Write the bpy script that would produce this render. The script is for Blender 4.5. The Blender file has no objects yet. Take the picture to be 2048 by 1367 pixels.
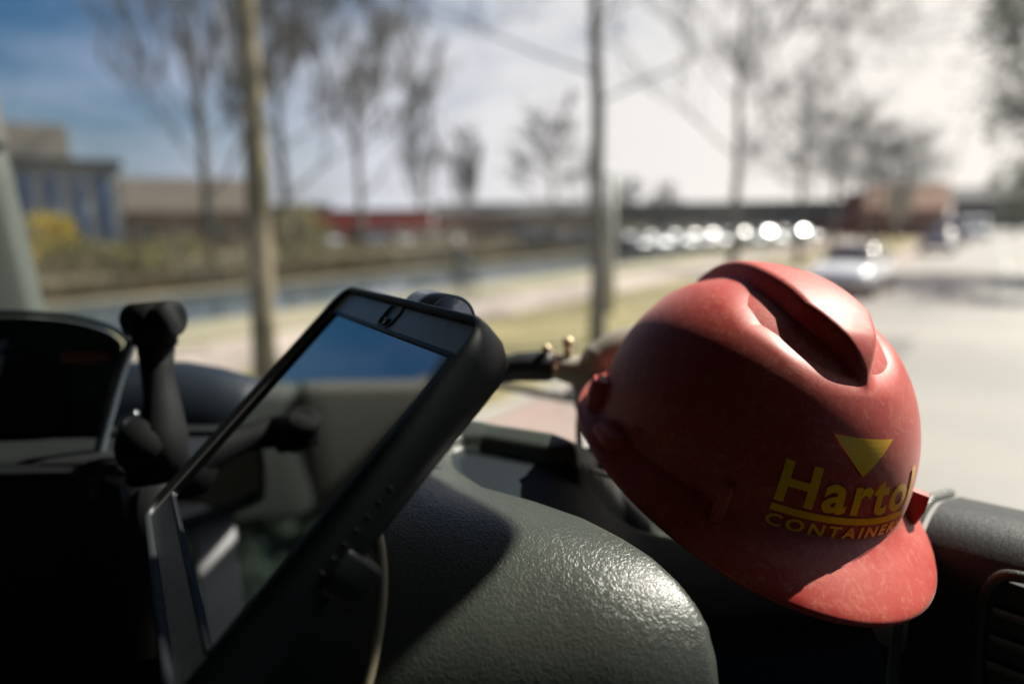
import bpy, bmesh, math, random
from mathutils import Vector, Matrix, noise
C = bpy.context.scene
COL = C.collection
R_ = math.radians
random.seed(7)
PI = math.pi

# ------------------------------------------------------------------ camera, world, sun, exposure
CAM_Z = 2.3
PITCH, ROLL, FPX = 10.2, 0.7, 2048*24/36
cam_d = bpy.data.cameras.new('camera'); cam = bpy.data.objects.new('camera', cam_d); COL.objects.link(cam)
cam.location = (0, 0, CAM_Z)
cam.rotation_euler = (Matrix.Rotation(R_(90-PITCH), 4, 'X') @ Matrix.Rotation(R_(-ROLL), 4, 'Z')).to_euler()
cam_d.lens = 24; cam_d.sensor_width = 36
cam_d.clip_start = 0.02; cam_d.clip_end = 3000
cam_d.dof.use_dof = True; cam_d.dof.focus_distance = 0.435; cam_d.dof.aperture_fstop = 2.0
C.camera = cam
CM = Matrix.Translation(cam.location) @ cam.rotation_euler.to_matrix().to_4x4()
CR = CM.to_3x3()
def P(px, py, d):            # photo pixel (2048 wide) at depth d -> world point
    return CM @ Vector(((px-1024)/FPX*d, -(py-683)/FPX*d, -d))
def CV(x, y, z): return CM @ Vector((x, -y, -z))
def G(px, py, z=0.0):        # photo pixel -> point on the ground
    d = (P(px, py, 1) - cam.location); t = (z-CAM_Z)/d.z
    return cam.location + d*t

SUN_AZ, SUN_EL = 62.0, 47.0
sv = Vector((math.sin(R_(SUN_AZ))*math.cos(R_(SUN_EL)), math.cos(R_(SUN_AZ))*math.cos(R_(SUN_EL)), math.sin(R_(SUN_EL))))
sl = bpy.data.lights.new('sun', 'SUN'); sl.energy = 5.0; sl.angle = R_(0.5); sl.color = (1, 0.93, 0.82)
so = bpy.data.objects.new('sun', sl); COL.objects.link(so)
so.rotation_euler = sv.to_track_quat('Z', 'Y').to_euler()
w = bpy.data.worlds.new('World'); C.world = w; w.use_nodes = True
nt = w.node_tree; nt.nodes.clear()
def N(t, **k):
    n = nt.nodes.new(t)
    for a, b in k.items(): setattr(n, a, b)
    return n
out = N('ShaderNodeOutputWorld'); bg = N('ShaderNodeBackground')
sky = N('ShaderNodeTexSky', sky_type='NISHITA', sun_disc=False, sun_elevation=R_(SUN_EL), sun_rotation=R_(SUN_AZ), dust_density=2.0, ozone_density=2.0)
tc = N('ShaderNodeTexCoord'); mp = N('ShaderNodeMapping'); mp.inputs['Scale'].default_value = (1.0, 1.0, 2.6)
mp.inputs['Location'].default_value = (0.35, 0.1, 0.2)
n1 = N('ShaderNodeTexNoise'); n1.inputs['Scale'].default_value = 2.3; n1.inputs['Detail'].default_value = 7; n1.inputs['Roughness'].default_value = .55
n1.inputs['Distortion'].default_value = .3
rmp = N('ShaderNodeMapRange'); rmp.inputs['From Min'].default_value = .47; rmp.inputs['From Max'].default_value = .80
dot = N('ShaderNodeVectorMath', operation='DOT_PRODUCT')
cd = Vector((0.62, 0.78, 0.0)).normalized(); dot.inputs[1].default_value = cd   # the cloud bank thickens down the road
mr = N('ShaderNodeMapRange'); mr.inputs['From Min'].default_value = .15; mr.inputs['From Max'].default_value = .98
mr.inputs['To Min'].default_value = -.42; mr.inputs['To Max'].default_value = .24
add = N('ShaderNodeMath', operation='ADD')
sep = N('ShaderNodeSeparateXYZ'); hz = N('ShaderNodeMapRange'); hz.inputs['From Min'].default_value = .0; hz.inputs['From Max'].default_value = .45
hz.inputs['To Min'].default_value = .42; hz.inputs['To Max'].default_value = -.02
add2 = N('ShaderNodeMath', operation='ADD')
mx = N('ShaderNodeMix', data_type='RGBA')
cb = N('ShaderNodeMapRange'); cb.inputs['From Min'].default_value = .40; cb.inputs['From Max'].default_value = 1.0; cb.inputs['To Min'].default_value = 0; cb.inputs['To Max'].default_value = 1
cm_ = N('ShaderNodeMix', data_type='RGBA'); cm_.inputs['A'].default_value = (9.0, 10.2, 13.6, 1); cm_.inputs['B'].default_value = (21.0, 19.2, 17.8, 1)
L = nt.links.new
L(tc.outputs['Generated'], mp.inputs[0]); L(mp.outputs[0], n1.inputs['Vector']); L(tc.outputs['Generated'], dot.inputs[0])
L(tc.outputs['Generated'], sep.inputs[0]); L(sep.outputs['Z'], hz.inputs['Value']); L(dot.outputs['Value'], mr.inputs['Value'])
L(n1.outputs['Fac'], add.inputs[0]); L(mr.outputs[0], add.inputs[1]); L(add.outputs[0], add2.inputs[0]); L(hz.outputs[0], add2.inputs[1])
L(add2.outputs[0], rmp.inputs['Value']); L(rmp.outputs[0], mx.inputs['Factor']); hs = N('ShaderNodeHueSaturation'); hs.inputs['Saturation'].default_value = 1.60; hs.inputs['Value'].default_value = 1.3; L(sky.outputs[0], hs.inputs['Color']); L(hs.outputs[0], mx.inputs['A']); L(dot.outputs['Value'], cb.inputs['Value']); L(cb.outputs[0], cm_.inputs['Factor']); L(cm_.outputs['Result'], mx.inputs['B'])
L(mx.outputs['Result'], bg.inputs['Color']); bg.inputs['Strength'].default_value = 0.028; L(bg.outputs[0], out.inputs[0])
C.view_settings.view_transform = 'Standard'; C.view_settings.look = 'None'; C.view_settings.gamma = 1; C.view_settings.exposure = 0.9
C.cycles.max_bounces = 8; C.cycles.transparent_max_bounces = 16

# ------------------------------------------------------------------ materials
def mat(name, col, rough=.5, metal=0, col2=None, scale=5, spec=.5, bump=0, bscale=50, detail=5, coat=0, lo=.35, hi=.65, trans=0, rvar=0, bdist=.001):
    m = bpy.data.materials.new(name); m.use_nodes = True; t = m.node_tree
    b = t.nodes['Principled BSDF']; b.inputs['Roughness'].default_value = rough; b.inputs['Metallic'].default_value = metal
    b.inputs['Specular IOR Level'].default_value = spec; b.inputs['Coat Weight'].default_value = coat
    b.inputs['Base Color'].default_value = (*col, 1)
    c = t.nodes.new('ShaderNodeTexCoord')
    if col2:
        n = t.nodes.new('ShaderNodeTexNoise'); n.inputs['Scale'].default_value = scale; n.inputs['Detail'].default_value = detail
        r = t.nodes.new('ShaderNodeMapRange'); r.inputs['From Min'].default_value = lo; r.inputs['From Max'].default_value = hi
        x = t.nodes.new('ShaderNodeMix'); x.data_type = 'RGBA'; x.inputs['A'].default_value = (*col, 1); x.inputs['B'].default_value = (*col2, 1)
        t.links.new(c.outputs['Object'], n.inputs['Vector']); t.links.new(n.outputs['Fac'], r.inputs['Value'])
        t.links.new(r.outputs[0], x.inputs['Factor']); t.links.new(x.outputs['Result'], b.inputs['Base Color'])
        if rvar:
            q = t.nodes.new('ShaderNodeMapRange'); q.inputs['To Min'].default_value = rough-rvar; q.inputs['To Max'].default_value = rough+rvar
            t.links.new(n.outputs['Fac'], q.inputs['Value']); t.links.new(q.outputs[0], b.inputs['Roughness'])
    if bump:
        n = t.nodes.new('ShaderNodeTexNoise'); n.inputs['Scale'].default_value = bscale; n.inputs['Detail'].default_value = 3
        u = t.nodes.new('ShaderNodeBump'); u.inputs['Strength'].default_value = bump; u.inputs['Distance'].default_value = bdist
        t.links.new(c.outputs['Object'], n.inputs['Vector']); t.links.new(n.outputs['Fac'], u.inputs['Height']); t.links.new(u.outputs[0], b.inputs['Normal'])
    return m
def glass_mat(name, tint=(.93, .96, .96), rough=.0, refl=.06):
    m = bpy.data.materials.new(name); m.use_nodes = True; t = m.node_tree; t.nodes.clear()
    o = t.nodes.new('ShaderNodeOutputMaterial'); tr = t.nodes.new('ShaderNodeBsdfTransparent'); tr.inputs[0].default_value = (*tint, 1)
    g = t.nodes.new('ShaderNodeBsdfGlossy'); g.inputs['Roughness'].default_value = rough
    f = t.nodes.new('ShaderNodeFresnel'); f.inputs[0].default_value = 1.3; x = t.nodes.new('ShaderNodeMixShader')
    t.links.new(f.outputs[0], x.inputs[0]); t.links.new(tr.outputs[0], x.inputs[1]); t.links.new(g.outputs[0], x.inputs[2]); t.links.new(x.outputs[0], o.inputs[0])
    return m
def grain_mat(name, col, rough, scale=230, strength=.6, dist=.0009, spec=.5):
    """moulded dashboard plastic with an embossed leather-like grain"""
    m = bpy.data.materials.new(name); m.use_nodes = True; t = m.node_tree; b = t.nodes['Principled BSDF']
    b.inputs['Base Color'].default_value = (*col, 1); b.inputs['Roughness'].default_value = rough; b.inputs['Specular IOR Level'].default_value = spec
    c = t.nodes.new('ShaderNodeTexCoord')
    n0 = t.nodes.new('ShaderNodeTexNoise'); n0.inputs['Scale'].default_value = scale*.5; n0.inputs['Detail'].default_value = 1
    ma = t.nodes.new('ShaderNodeVectorMath'); ma.operation = 'MULTIPLY_ADD'; ma.inputs[1].default_value = (.006,)*3
    n = t.nodes.new('ShaderNodeTexNoise'); n.inputs['Scale'].default_value = scale; n.inputs['Detail'].default_value = 2; n.inputs['Roughness'].default_value = .4
    ab = t.nodes.new('ShaderNodeMath'); ab.operation = 'SUBTRACT'; ab.inputs[1].default_value = .5
    a2 = t.nodes.new('ShaderNodeMath'); a2.operation = 'ABSOLUTE'
    r = t.nodes.new('ShaderNodeMapRange'); r.inputs['From Min'].default_value = 0; r.inputs['From Max'].default_value = .13
    r.interpolation_type = 'SMOOTHSTEP'
    u = t.nodes.new('ShaderNodeBump'); u.inputs['Strength'].default_value = strength; u.inputs['Distance'].default_value = dist
    k = t.links.new
    k(c.outputs['Object'], n0.inputs['Vector']); k(n0.outputs['Color'], ma.inputs[0]); k(c.outputs['Object'], ma.inputs[2]); k(ma.outputs[0], n.inputs['Vector'])
    k(n.outputs['Fac'], ab.inputs[0]); k(ab.outputs[0], a2.inputs[0]); k(a2.outputs[0], r.inputs['Value']); k(r.outputs[0], u.inputs['Height']); k(u.outputs[0], b.inputs['Normal'])
    # light dust
    d = t.nodes.new('ShaderNodeTexNoise'); d.inputs['Scale'].default_value = 14; d.inputs['Detail'].default_value = 8
    dr = t.nodes.new('ShaderNodeMapRange'); dr.inputs['From Min'].default_value = .5; dr.inputs['From Max'].default_value = .75; dr.inputs['To Max'].default_value = .25
    x = t.nodes.new('ShaderNodeMix'); x.data_type = 'RGBA'; x.inputs['A'].default_value = (*col, 1); x.inputs['B'].default_value = (col[0]*2.4, col[1]*2.3, col[2]*2.2, 1)
    k(c.outputs['Object'], d.inputs['Vector']); k(d.outputs['Fac'], dr.inputs['Value']); k(dr.outputs[0], x.inputs['Factor']); k(x.outputs['Result'], b.inputs['Base Color'])
    return m

# ------------------------------------------------------------------ mesh helpers
def obj(name, verts, faces, m=None, parent=None, smooth=True, loc=None):
    """vertices are given in world space unless the parent is moved; origin stays at the parent's"""
    me = bpy.data.meshes.new(name); me.from_pydata([tuple(v) for v in verts], [], faces); me.validate(); me.update()
    o = bpy.data.objects.new(name, me); COL.objects.link(o)
    if m: me.materials.append(m)
    if smooth:
        me.polygons.foreach_set('use_smooth', [True]*len(me.polygons))
    if parent: o.parent = parent
    if loc: o.location = loc
    return o
def tag(o, label, cat, group=None, kind=None):
    if label: o['label'] = label
    if cat: o['category'] = cat
    if group: o['group'] = group
    if kind: o['kind'] = kind
    return o
def empty(name, label, cat, loc=(0, 0, 0), rz=0, group=None):
    o = bpy.data.objects.new(name, None); COL.objects.link(o); o.location = loc; o.rotation_euler = (0, 0, rz); o.empty_display_size = .2
    return tag(o, label, cat, group)
def copy_tree(o, parent=None):
    c = o.copy(); COL.objects.link(c); c.parent = parent
    for ch in o.children: copy_tree(ch, c)
    return c
class MB:
    def __init__(s): s.v = []; s.f = []
    def add(s, v, f):
        k = len(s.v); s.v += [Vector(p) for p in v]; s.f += [tuple(i+k for i in q) for q in f]; return s
    def box(s, x0, x1, y0, y1, z0, z1):
        return s.add([(x, y, z) for x in (x0, x1) for y in (y0, y1) for z in (z0, z1)],
                     [(0, 1, 3, 2), (4, 6, 7, 5), (0, 4, 5, 1), (2, 3, 7, 6), (0, 2, 6, 4), (1, 5, 7, 3)])
    def tube(s, pts, rad, n=10, caps=True, sx=1.0):
        pts = [Vector(p) for p in pts]; m = len(pts)
        if not hasattr(rad, '__len__'): rad = [rad]*m
        up = None; rings = []
        for i, p in enumerate(pts):
            t = (pts[min(i+1, m-1)]-pts[max(i-1, 0)])
            if t.length < 1e-9: t = Vector((0, 0, 1))
            t.normalize()
            if up is None:
                up = Vector((0, 0, 1)) if abs(t.z) < .9 else Vector((1, 0, 0))
            a = t.cross(up)
            if a.length < 1e-6: a = t.orthogonal()
            a.normalize(); b = a.cross(t).normalized(); up = b
            rings.append([p + (a*math.cos(2*PI*k/n)*sx + b*math.sin(2*PI*k/n))*rad[i] for k in range(n)])
        v = [q for r in rings for q in r]
        f = [(i*n+k, i*n+(k+1) % n, (i+1)*n+(k+1) % n, (i+1)*n+k) for i in range(m-1) for k in range(n)]
        if caps: f += [tuple(range(n))[::-1], tuple((m-1)*n+k for k in range(n))]
        return s.add(v, f)
    def loft(s, rings, caps=True, close=True):
        n = len(rings[0]); v = [q for r in rings for q in r]; m = len(rings)
        kk = n if close else n-1
        f = [(i*n+k, i*n+(k+1) % n, (i+1)*n+(k+1) % n, (i+1)*n+k) for i in range(m-1) for k in range(kk)]
        if caps and close: f += [tuple(range(n))[::-1], tuple((m-1)*n+k for k in range(n))]
        return s.add(v, f)
    def ball(s, c, r, n=14, sc=(1, 1, 1)):
        c = Vector(c); rings = []
        for i in range(n+1):
            ph = PI*i/n; rr = max(math.sin(ph), 1e-3)
            rings.append([c+Vector((math.cos(2*PI*k/(2*n))*rr*r*sc[0], math.sin(2*PI*k/(2*n))*rr*r*sc[1], math.cos(ph)*r*sc[2])) for k in range(2*n)])
        return s.loft(rings, caps=True)
    def xf(s, M): s.v = [M @ p for p in s.v]; return s
    def build(s, name, m, parent=None, smooth=True, bev=0, seg=2):
        o = obj(name, s.v, s.f, m, parent, smooth)
        if bev:
            b = o.modifiers.new('bevel', 'BEVEL'); b.width = bev; b.segments = seg; b.limit_method = 'ANGLE'; b.angle_limit = R_(40)
        if smooth and bev == 0: pass
        return o
def rrect(w, h, r, n=5):
    pts = []
    for cx, cy, a0 in ((w/2-r, h/2-r, 0), (-w/2+r, h/2-r, 90), (-w/2+r, -h/2+r, 180), (w/2-r, -h/2+r, 270)):
        for i in range(n+1):
            a = R_(a0+90*i/n); pts.append((cx+r*math.cos(a), cy+r*math.sin(a)))
    return pts
def sstep(x, a, b):
    t = min(1, max(0, (x-a)/(b-a))); return t*t*(3-2*t)
def lerp(pts, x):
    if x <= pts[0][0]: return pts[0][1]
    for (a, b), (c, d) in zip(pts, pts[1:]):
        if x <= c: return b+(d-b)*(x-a)/(c-a)
    return pts[-1][1]
def catmull(pts, per=8):
    pts = [Vector(p) for p in pts]; o = []
    for i in range(len(pts)-1):
        p0 = pts[max(i-1, 0)]; p1 = pts[i]; p2 = pts[i+1]; p3 = pts[min(i+2, len(pts)-1)]
        for k in range(per):
            t = k/per
            o.append(.5*((2*p1)+(p2-p0)*t+(2*p0-5*p1+4*p2-p3)*t*t+(3*p1-3*p2+p3-p0)*t**3))
    o.append(pts[-1]); return o

# truck frame: w to the truck's right, s forward along the road
TA = R_(35.0)
def T(w_, s_, z=0.0): return Vector((w_*math.cos(TA)+s_*math.sin(TA), -w_*math.sin(TA)+s_*math.cos(TA), z))
TM = Matrix.Rotation(-TA, 4, 'Z')

M_CONSOLE = grain_mat('grained grey plastic', (.043, .050, .041), .37, scale=360, strength=.30, dist=.00048)
M_DASH = grain_mat('dark grained plastic', (.010, .0135, .014), .5, scale=600, strength=.3, dist=.0003)
M_BLACK = mat('black plastic', (.012, .014, .015), .42)
M_RUBBER = mat('black rubber', (.014, .018, .02), .5, bump=.25, bscale=900, bdist=.0003)
M_CAB = mat('cab lining', (.085, .088, .078), .85)
M_TRIMG = mat('grey pillar trim', (.055, .068, .060), .6, bump=.2, bscale=300)
M_CHROME = mat('bright metal', (.55, .58, .62), .22, metal=1)

# ------------------------------------------------------------------ hard hat
HA, HB, HH, HL, HF = .1281, .1151, .1373, .0285, .0159
HM = Matrix(((0.24, 0.9499, 0.2004), (0.418, 0.0852, -0.9045), (-0.8762, 0.3009, -0.3766)))
FL = Matrix(((1, 0, 0), (0, -1, 0), (0, 0, -1)))
HR = (CR @ FL @ HM)
HK = 1.03
HC = CV(.1844*HK, .0836*HK, .5565*HK)
HW = Matrix.Translation(HC) @ HR.to_4x4()
def dome0(th, ph):
    c = max(math.cos(ph), 0)**.85 if ph < PI/2-1e-6 else 0; s = math.sin(ph)
    p = Vector((HA*c*math.cos(th), HB*c*math.sin(th), .012+(HH-.012)*s))
    n = Vector((p.x/HA**2, p.y/HB**2, (p.z-.005)/HH**2)).normalized()
    return p, n
def crest(p):
    psi = math.atan2((p.z)/HH, p.x/HA)
    f0, f1 = .765, 2.75
    if psi < f0-.3: return 0
    hw = .033*min(1, max(0, (psi-f0+.02)/.50))**.85 - .009*sstep(psi, 1.5, 2.6)
    hgt = .0095*sstep(psi, f0, f0+.30)*(1-sstep(psi, 2.3, 2.8))
    y = abs(p.y)
    cr = (1-sstep(y, hw-.009, hw+.002))*hgt if hw > .002 else 0
    gd = .0105*sstep(psi, f0-.02, f0+.30)*(1-sstep(psi, 1.25, 1.75)*.72)
    gv = -gd*sstep(y, hw-.012, hw+.003)*(1-sstep(y, hw+.002, hw+.034)) if hw > .002 else 0
    return cr+gv
def shell_pt(th, ph, off=0):
    p, n = dome0(th, ph)
    ta = abs(((th+PI) % (2*PI))-PI)
    off -= .0060*sstep(ta, R_(45), R_(49))*(1-sstep(ta, R_(76), R_(80)))*(1-sstep(p.z, .024, .030))   # side slots
    return p+n*(crest(p)+off)
M_HAT = bpy.data.materials.new('scuffed red plastic'); M_HAT.use_nodes = True
def hat_mat(m):
    t = m.node_tree; b = t.nodes['Principled BSDF']; k = t.links.new
    c = t.nodes.new('ShaderNodeTexCoord')
    def noise_(s, d, r=.6, dist=0):
        n = t.nodes.new('ShaderNodeTexNoise'); n.inputs['Scale'].default_value = s; n.inputs['Detail'].default_value = d; n.inputs['Roughness'].default_value = r
        n.inputs['Distortion'].default_value = dist; k(c.outputs['Object'], n.inputs['Vector']); return n
    def rng(src, a, b_, c_=0, d=1):
        n = t.nodes.new('ShaderNodeMapRange'); n.inputs['From Min'].default_value = a; n.inputs['From Max'].default_value = b_
        n.inputs['To Min'].default_value = c_; n.inputs['To Max'].default_value = d; k(src, n.inputs['Value']); return n
    def mixc(f, A, B):
        n = t.nodes.new('ShaderNodeMix'); n.data_type = 'RGBA'; k(f, n.inputs['Factor'])
        for s, v in (('A', A), ('B', B)):
            if isinstance(v, tuple): n.inputs[s].default_value = (*v, 1)
            else: k(v, n.inputs[s])
        return n.outputs['Result']
    big = noise_(22, 6, .6, .4); fine = noise_(130, 8, .75, 1.2); scr = noise_(420, 5, .8, 2.5); spots = noise_(60, 6, .7)
    a = rng(big.outputs['Fac'], .36, .68, 0, .75); base = mixc(a.outputs[0], (.42, .022, .010), (.48, .070, .042))
    f = rng(fine.outputs['Fac'], .50, .76, 0, .6); base = mixc(f.outputs[0], base, (.62, .27, .19))
    g = rng(scr.outputs['Fac'], .60, .74, 0, .45); base = mixc(g.outputs[0], base, (.72, .42, .36))
    h = rng(spots.outputs['Fac'], .63, .74, 0, .6); base = mixc(h.outputs[0], base, (.30, .018, .02))
    k(base, b.inputs['Base Color'])
    ro = rng(big.outputs['Fac'], .3, .7, .42, .60); k(ro.outputs[0], b.inputs['Roughness'])
    b.inputs['Sheen Weight'].default_value = .16; b.inputs['Sheen Roughness'].default_value = .45; b.inputs['Sheen Tint'].default_value = (1, .8, .78, 1)
    u = t.nodes.new('ShaderNodeBump'); u.inputs['Strength'].default_value = .22; u.inputs['Distance'].default_value = .0006
    k(fine.outputs['Fac'], u.inputs['Height']); k(u.outputs[0], b.inputs['Normal'])
hat_mat(M_HAT)
hat = empty('hard_hat', 'scuffed red hard hat with yellow lettering lying nose down on the dashboard', 'hard hat', HC)
hat.rotation_euler = HR.to_euler(); hat.scale = (HK,)*3
NT, NP = 400, 150
def brim_pt(th, k, z):
    th = ((th+PI) % (2*PI))-PI
    ext = HL*max(math.cos(th), 0.0)**1.3
    fr = max(math.cos(th), 0)
    x = (HA+.001+HF*k)*math.cos(th)+ext*k; y = (HB+.001+HF*k)*math.sin(th)
    return Vector((x, y, z-.012*fr*max(k, 0)**1.4))
rows = []
for i in range(NP+1):
    ph = PI/2*(1-i/NP)
    rows.append([shell_pt(2*PI*j/NT, max(ph, .0)) for j in range(NT)])
prof = [(.06, .009), (.16, .0065), (.35, .0045), (.6, .002), (.85, -.001), (.95, -.0026), (1.0, -.0045), (.985, -.0062), (.93, -.0068), (.6, -.004), (.25, -.001), (-.08, .002), (-.2, .008), (-.25, .02)]
for k_, z_ in prof: rows.append([brim_pt(2*PI*j/NT, k_, z_) for j in range(NT)])
for i in range(8):
    ph = .12+(PI/2-.12)*i/7
    rows.append([dome0(2*PI*j/NT, min(ph, PI/2-1e-4))[0]*1.0 - dome0(2*PI*j/NT, ph)[1]*.004 for j in range(NT)])
mb = MB(); mb.loft(rows, caps=False); shell = mb.build('shell', M_HAT, hat)
# side slots, lugs
def lug(th, z, wid, hgt, out_, name='accessory_slot', tilt=0):
    m = MB(); seg = 10; rings = []
    for i in range(seg+1):
        t_ = th+(i/seg-.5)*wid
        c_ = Vector((math.cos(t_), math.sin(t_), 0))
        b0 = Vector((HA*math.cos(t_), HB*math.sin(t_), 0))
        e = min(1, 4*min(i, seg-i)/seg+.25)
        zz = z+tilt*(i/seg-.5)
        rings.append([b0-c_*.004+Vector((0, 0, zz)), b0+c_*out_*e+Vector((0, 0, zz)), b0+c_*(out_*e+.0015)+Vector((0, 0, zz+hgt*.5)), b0+c_*out_*e+Vector((0, 0, zz+hgt)), b0-c_*.006+Vector((0, 0, zz+hgt))])
    m.loft(rings); return m.build(name, M_HAT, hat, bev=.0012)
lug(R_(-86), .003, .24, .010, .0150)           # ledge under the ear slot
lug(R_(-109), .003, .13, .026, .0110, 'rear_slot')
for sg in (-1, 1):
    lug(R_(42*sg), .004,   .07 if sg < 0 else .06, .024, .0115 if sg < 0 else .0105, 'slot_end')
lug(R_(86), .003, .24, .010, .0150)
# decal: text wrapped round the front
M_YEL = mat('yellow sticker', (.98, .60, .012), .32, col2=(.92, .50, .012), scale=40)
def wrap(u, v, off=.0007):
    """u metres round the front (towards the wearer's left), v height on the shell"""
    s = min(.999, max(0, (v-.012)/(HH-.012))); ph = math.asin(s)
    th = u/.118
    p, n = dome0(th, ph); return p+n*off
def decal(name, verts, faces, parent=hat, step=.003):
    me = bpy.data.meshes.new(name); me.from_pydata(verts, [], faces)
    bm = bmesh.new(); bm.from_mesh(me)
    xs = [v.co.x for v in bm.verts]; ys = [v.co.y for v in bm.verts]
    x = min(xs)+step
    while x < max(xs): bmesh.ops.bisect_plane(bm, geom=bm.verts[:]+bm.edges[:]+bm.faces[:], plane_co=(x, 0, 0), plane_no=(1, 0, 0)); x += step
    y = min(ys)+step
    while y < max(ys): bmesh.ops.bisect_plane(bm, geom=bm.verts[:]+bm.edges[:]+bm.faces[:], plane_co=(0, y, 0), plane_no=(0, 1, 0)); y += step
    for v in bm.verts: v.co = wrap(v.co.x, v.co.y)
    bmesh.ops.recalc_face_normals(bm, faces=bm.faces[:])
    bm.to_mesh(me); bm.free(); me.materials.append(M_YEL)
    o = bpy.data.objects.new(name, me); COL.objects.link(o); o.parent = parent; return o
def text_mesh(s, size, x0, y0, wid, bold=.02, slant=0, space=1.0):
    cu = bpy.data.curves.new('lettering_curve', 'FONT'); cu.body = s; cu.size = size; cu.offset = bold*size; cu.space_character = space; cu.resolution_u = 4
    o = bpy.data.objects.new('lettering_tmp', cu); COL.objects.link(o); bpy.context.view_layer.update()
    me = bpy.data.meshes.new_from_object(o.evaluated_get(bpy.context.evaluated_depsgraph_get()))
    v = [vv.co.copy() for vv in me.vertices]; f = [tuple(p.vertices) for p in me.polygons]
    bpy.data.objects.remove(o); bpy.data.curves.remove(cu)
    xa = min(p.x for p in v); xb = max(p.x for p in v); ya = min(p.y for p in v); 
    k = wid/(xb-xa)
    return [(x0+(p.x-xa)*k, y0+(p.y if True else 0), 0) for p in v], f
LOGO = dict(u0=-.0830, v_bar=.0300)
u0, vb = -.0592, .0225
v_, f_ = text_mesh('Hartol', .0365, u0+.000, vb+.0080, .115, bold=.028, space=1.16); decal('lettering', v_, f_)
v_, f_ = text_mesh('CONTAINERS', .0118, u0-.0005, vb-.0102, .112, bold=.03, space=1.3); decal('lettering', v_, f_)
decal('underline', [(u0, vb, 0), (u0+.110, vb, 0), (u0+.110, vb+.0048, 0), (u0, vb+.0048, 0)], [(0, 1, 2, 3)])
decal('triangle_emblem', [(-.0316, .0768, 0), (.0200, .0768, 0), (-.0058, .0545, 0)], [(0, 1, 2)])

# ------------------------------------------------------------------ tablet
# screen corners from the pose: origin centre, x along the top edge, y up the screen, z out of it
tW = .235; kS = tW/.150
tl = CV(-.095*kS, -.016*kS, .365*kS); tr_ = CV(-.020*kS, .005*kS, .237*kS); bl = CV(-.168*kS, .075*kS, .337*kS)
ex = (tr_-tl).normalized(); ey = (tl-bl); tH = ey.length; ey = (ey-ex*ey.dot(ex)).normalized(); ez = ex.cross(ey)
tc_ = (tr_+bl)/2
TMt = Matrix(((ex.x, ey.x, ez.x), (ex.y, ey.y, ez.y), (ex.z, ey.z, ez.z)))
tab = empty('tablet', 'tablet computer in a thick black rubber case tilted on its dashboard holder', 'tablet', tc_)
tab.rotation_euler = TMt.to_euler()
M_SCREEN = mat('dark glass screen', (.004, .005, .006), .03, spec=.9, coat=.6)
M_SCREEN.node_tree.nodes['Principled BSDF'].inputs['IOR'].default_value = 3.0
M_BEZEL = mat('pale bezel film', (.74, .69, .64), .34, metal=.1, col2=(.84, .79, .73), scale=120, bump=.15, bscale=600)  # pale base with slight noise variation
bt, bs_ = .021, .006     # bezel beyond the screen: top/bottom and sides
CWd, CHt = tW+2*(bs_+.009), tH+2*(bt+.006)
def ring(w_, h_, r_, z): return [Vector((x, y, z)) for x, y in rrect(w_, h_, r_, 8)]
m = MB()
rings = [ring(CWd-.030, CHt-.030, .012, -.030), ring(CWd-.010, CHt-.010, .020, -.028), ring(CWd, CHt, .026, -.018), ring(CWd+.002, CHt+.002, .027, -.006),
         ring(CWd, CHt, .025, .0015), ring(CWd-.004, CHt-.004, .022, .0045), ring(CWd-.011, CHt-.009, .014, .005), ring(CWd-.014, CHt-.012, .011, .0025), ring(CWd-.015, CHt-.013, .010, -.0045)]
m.loft(rings, caps=True); m.build('case', M_RUBBER, tab)
# bezel with rounded screen window
def frame_mesh(ow, oh, orad, iw, ih, irad, z0, z1, cx=0, cy=0):
    a = rrect(ow, oh, orad, 6); b = rrect(iw, ih, irad, 6)
    m = MB(); 
    R0 = [Vector((x, y, z0)) for x, y in a]; R1 = [Vector((x, y, z1)) for x, y in a]; R2 = [Vector((x+cx, y+cy, z1)) for x, y in b]; R3 = [Vector((x+cx, y+cy, z0)) for x, y in b]
    m.loft([R0, R1, R2, R3, R0], caps=False); return m
frame_mesh(CWd-.0152, CHt-.0132, .010, tW, tH, .004, -.004, .0002).build('bezel', M_BEZEL, tab, smooth=False)
frame_mesh(tW+.003, tH+.003, .004, tW-.002, tH-.002, .003, -.002, .0012).build('screen_gasket', M_BLACK, tab, smooth=False)
MB().box(-tW/2-.001, tW/2+.001, -tH/2-.001, tH/2+.001, -.003, -.0010).build('screen', M_SCREEN, tab, smooth=False)
# home button recess in the top bezel
hx, hy = -.003, tH/2+.0115
m = MB(); m.loft([[Vector((hx+x, hy+y, z)) for x, y in rrect(.026*k, .0200*k, .006*k, 5)] for z, k in ((.0004, 1.0), (.0012, .98), (.0012, .86), (.0006, .82))], caps=True)
hb = m.build('button_cutout', M_BLACK, tab)
m = MB(); m.loft([[Vector((hx-.001+x, hy-.0045+y, z)) for x, y in rrect(.010, .006, .002, 4)] for z in (.0010, .0016)], caps=True); m.build('home_button', M_SCREEN, tab)
m = MB()
for k in range(7):
    m.ball((CWd/2+.0006, tH*.10-k*.0085, -.012), .0022, 5, (.5, 1, 1))
m.build('speaker_holes', mat('speaker hole', (.002, .002, .002), .9), tab)
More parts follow.
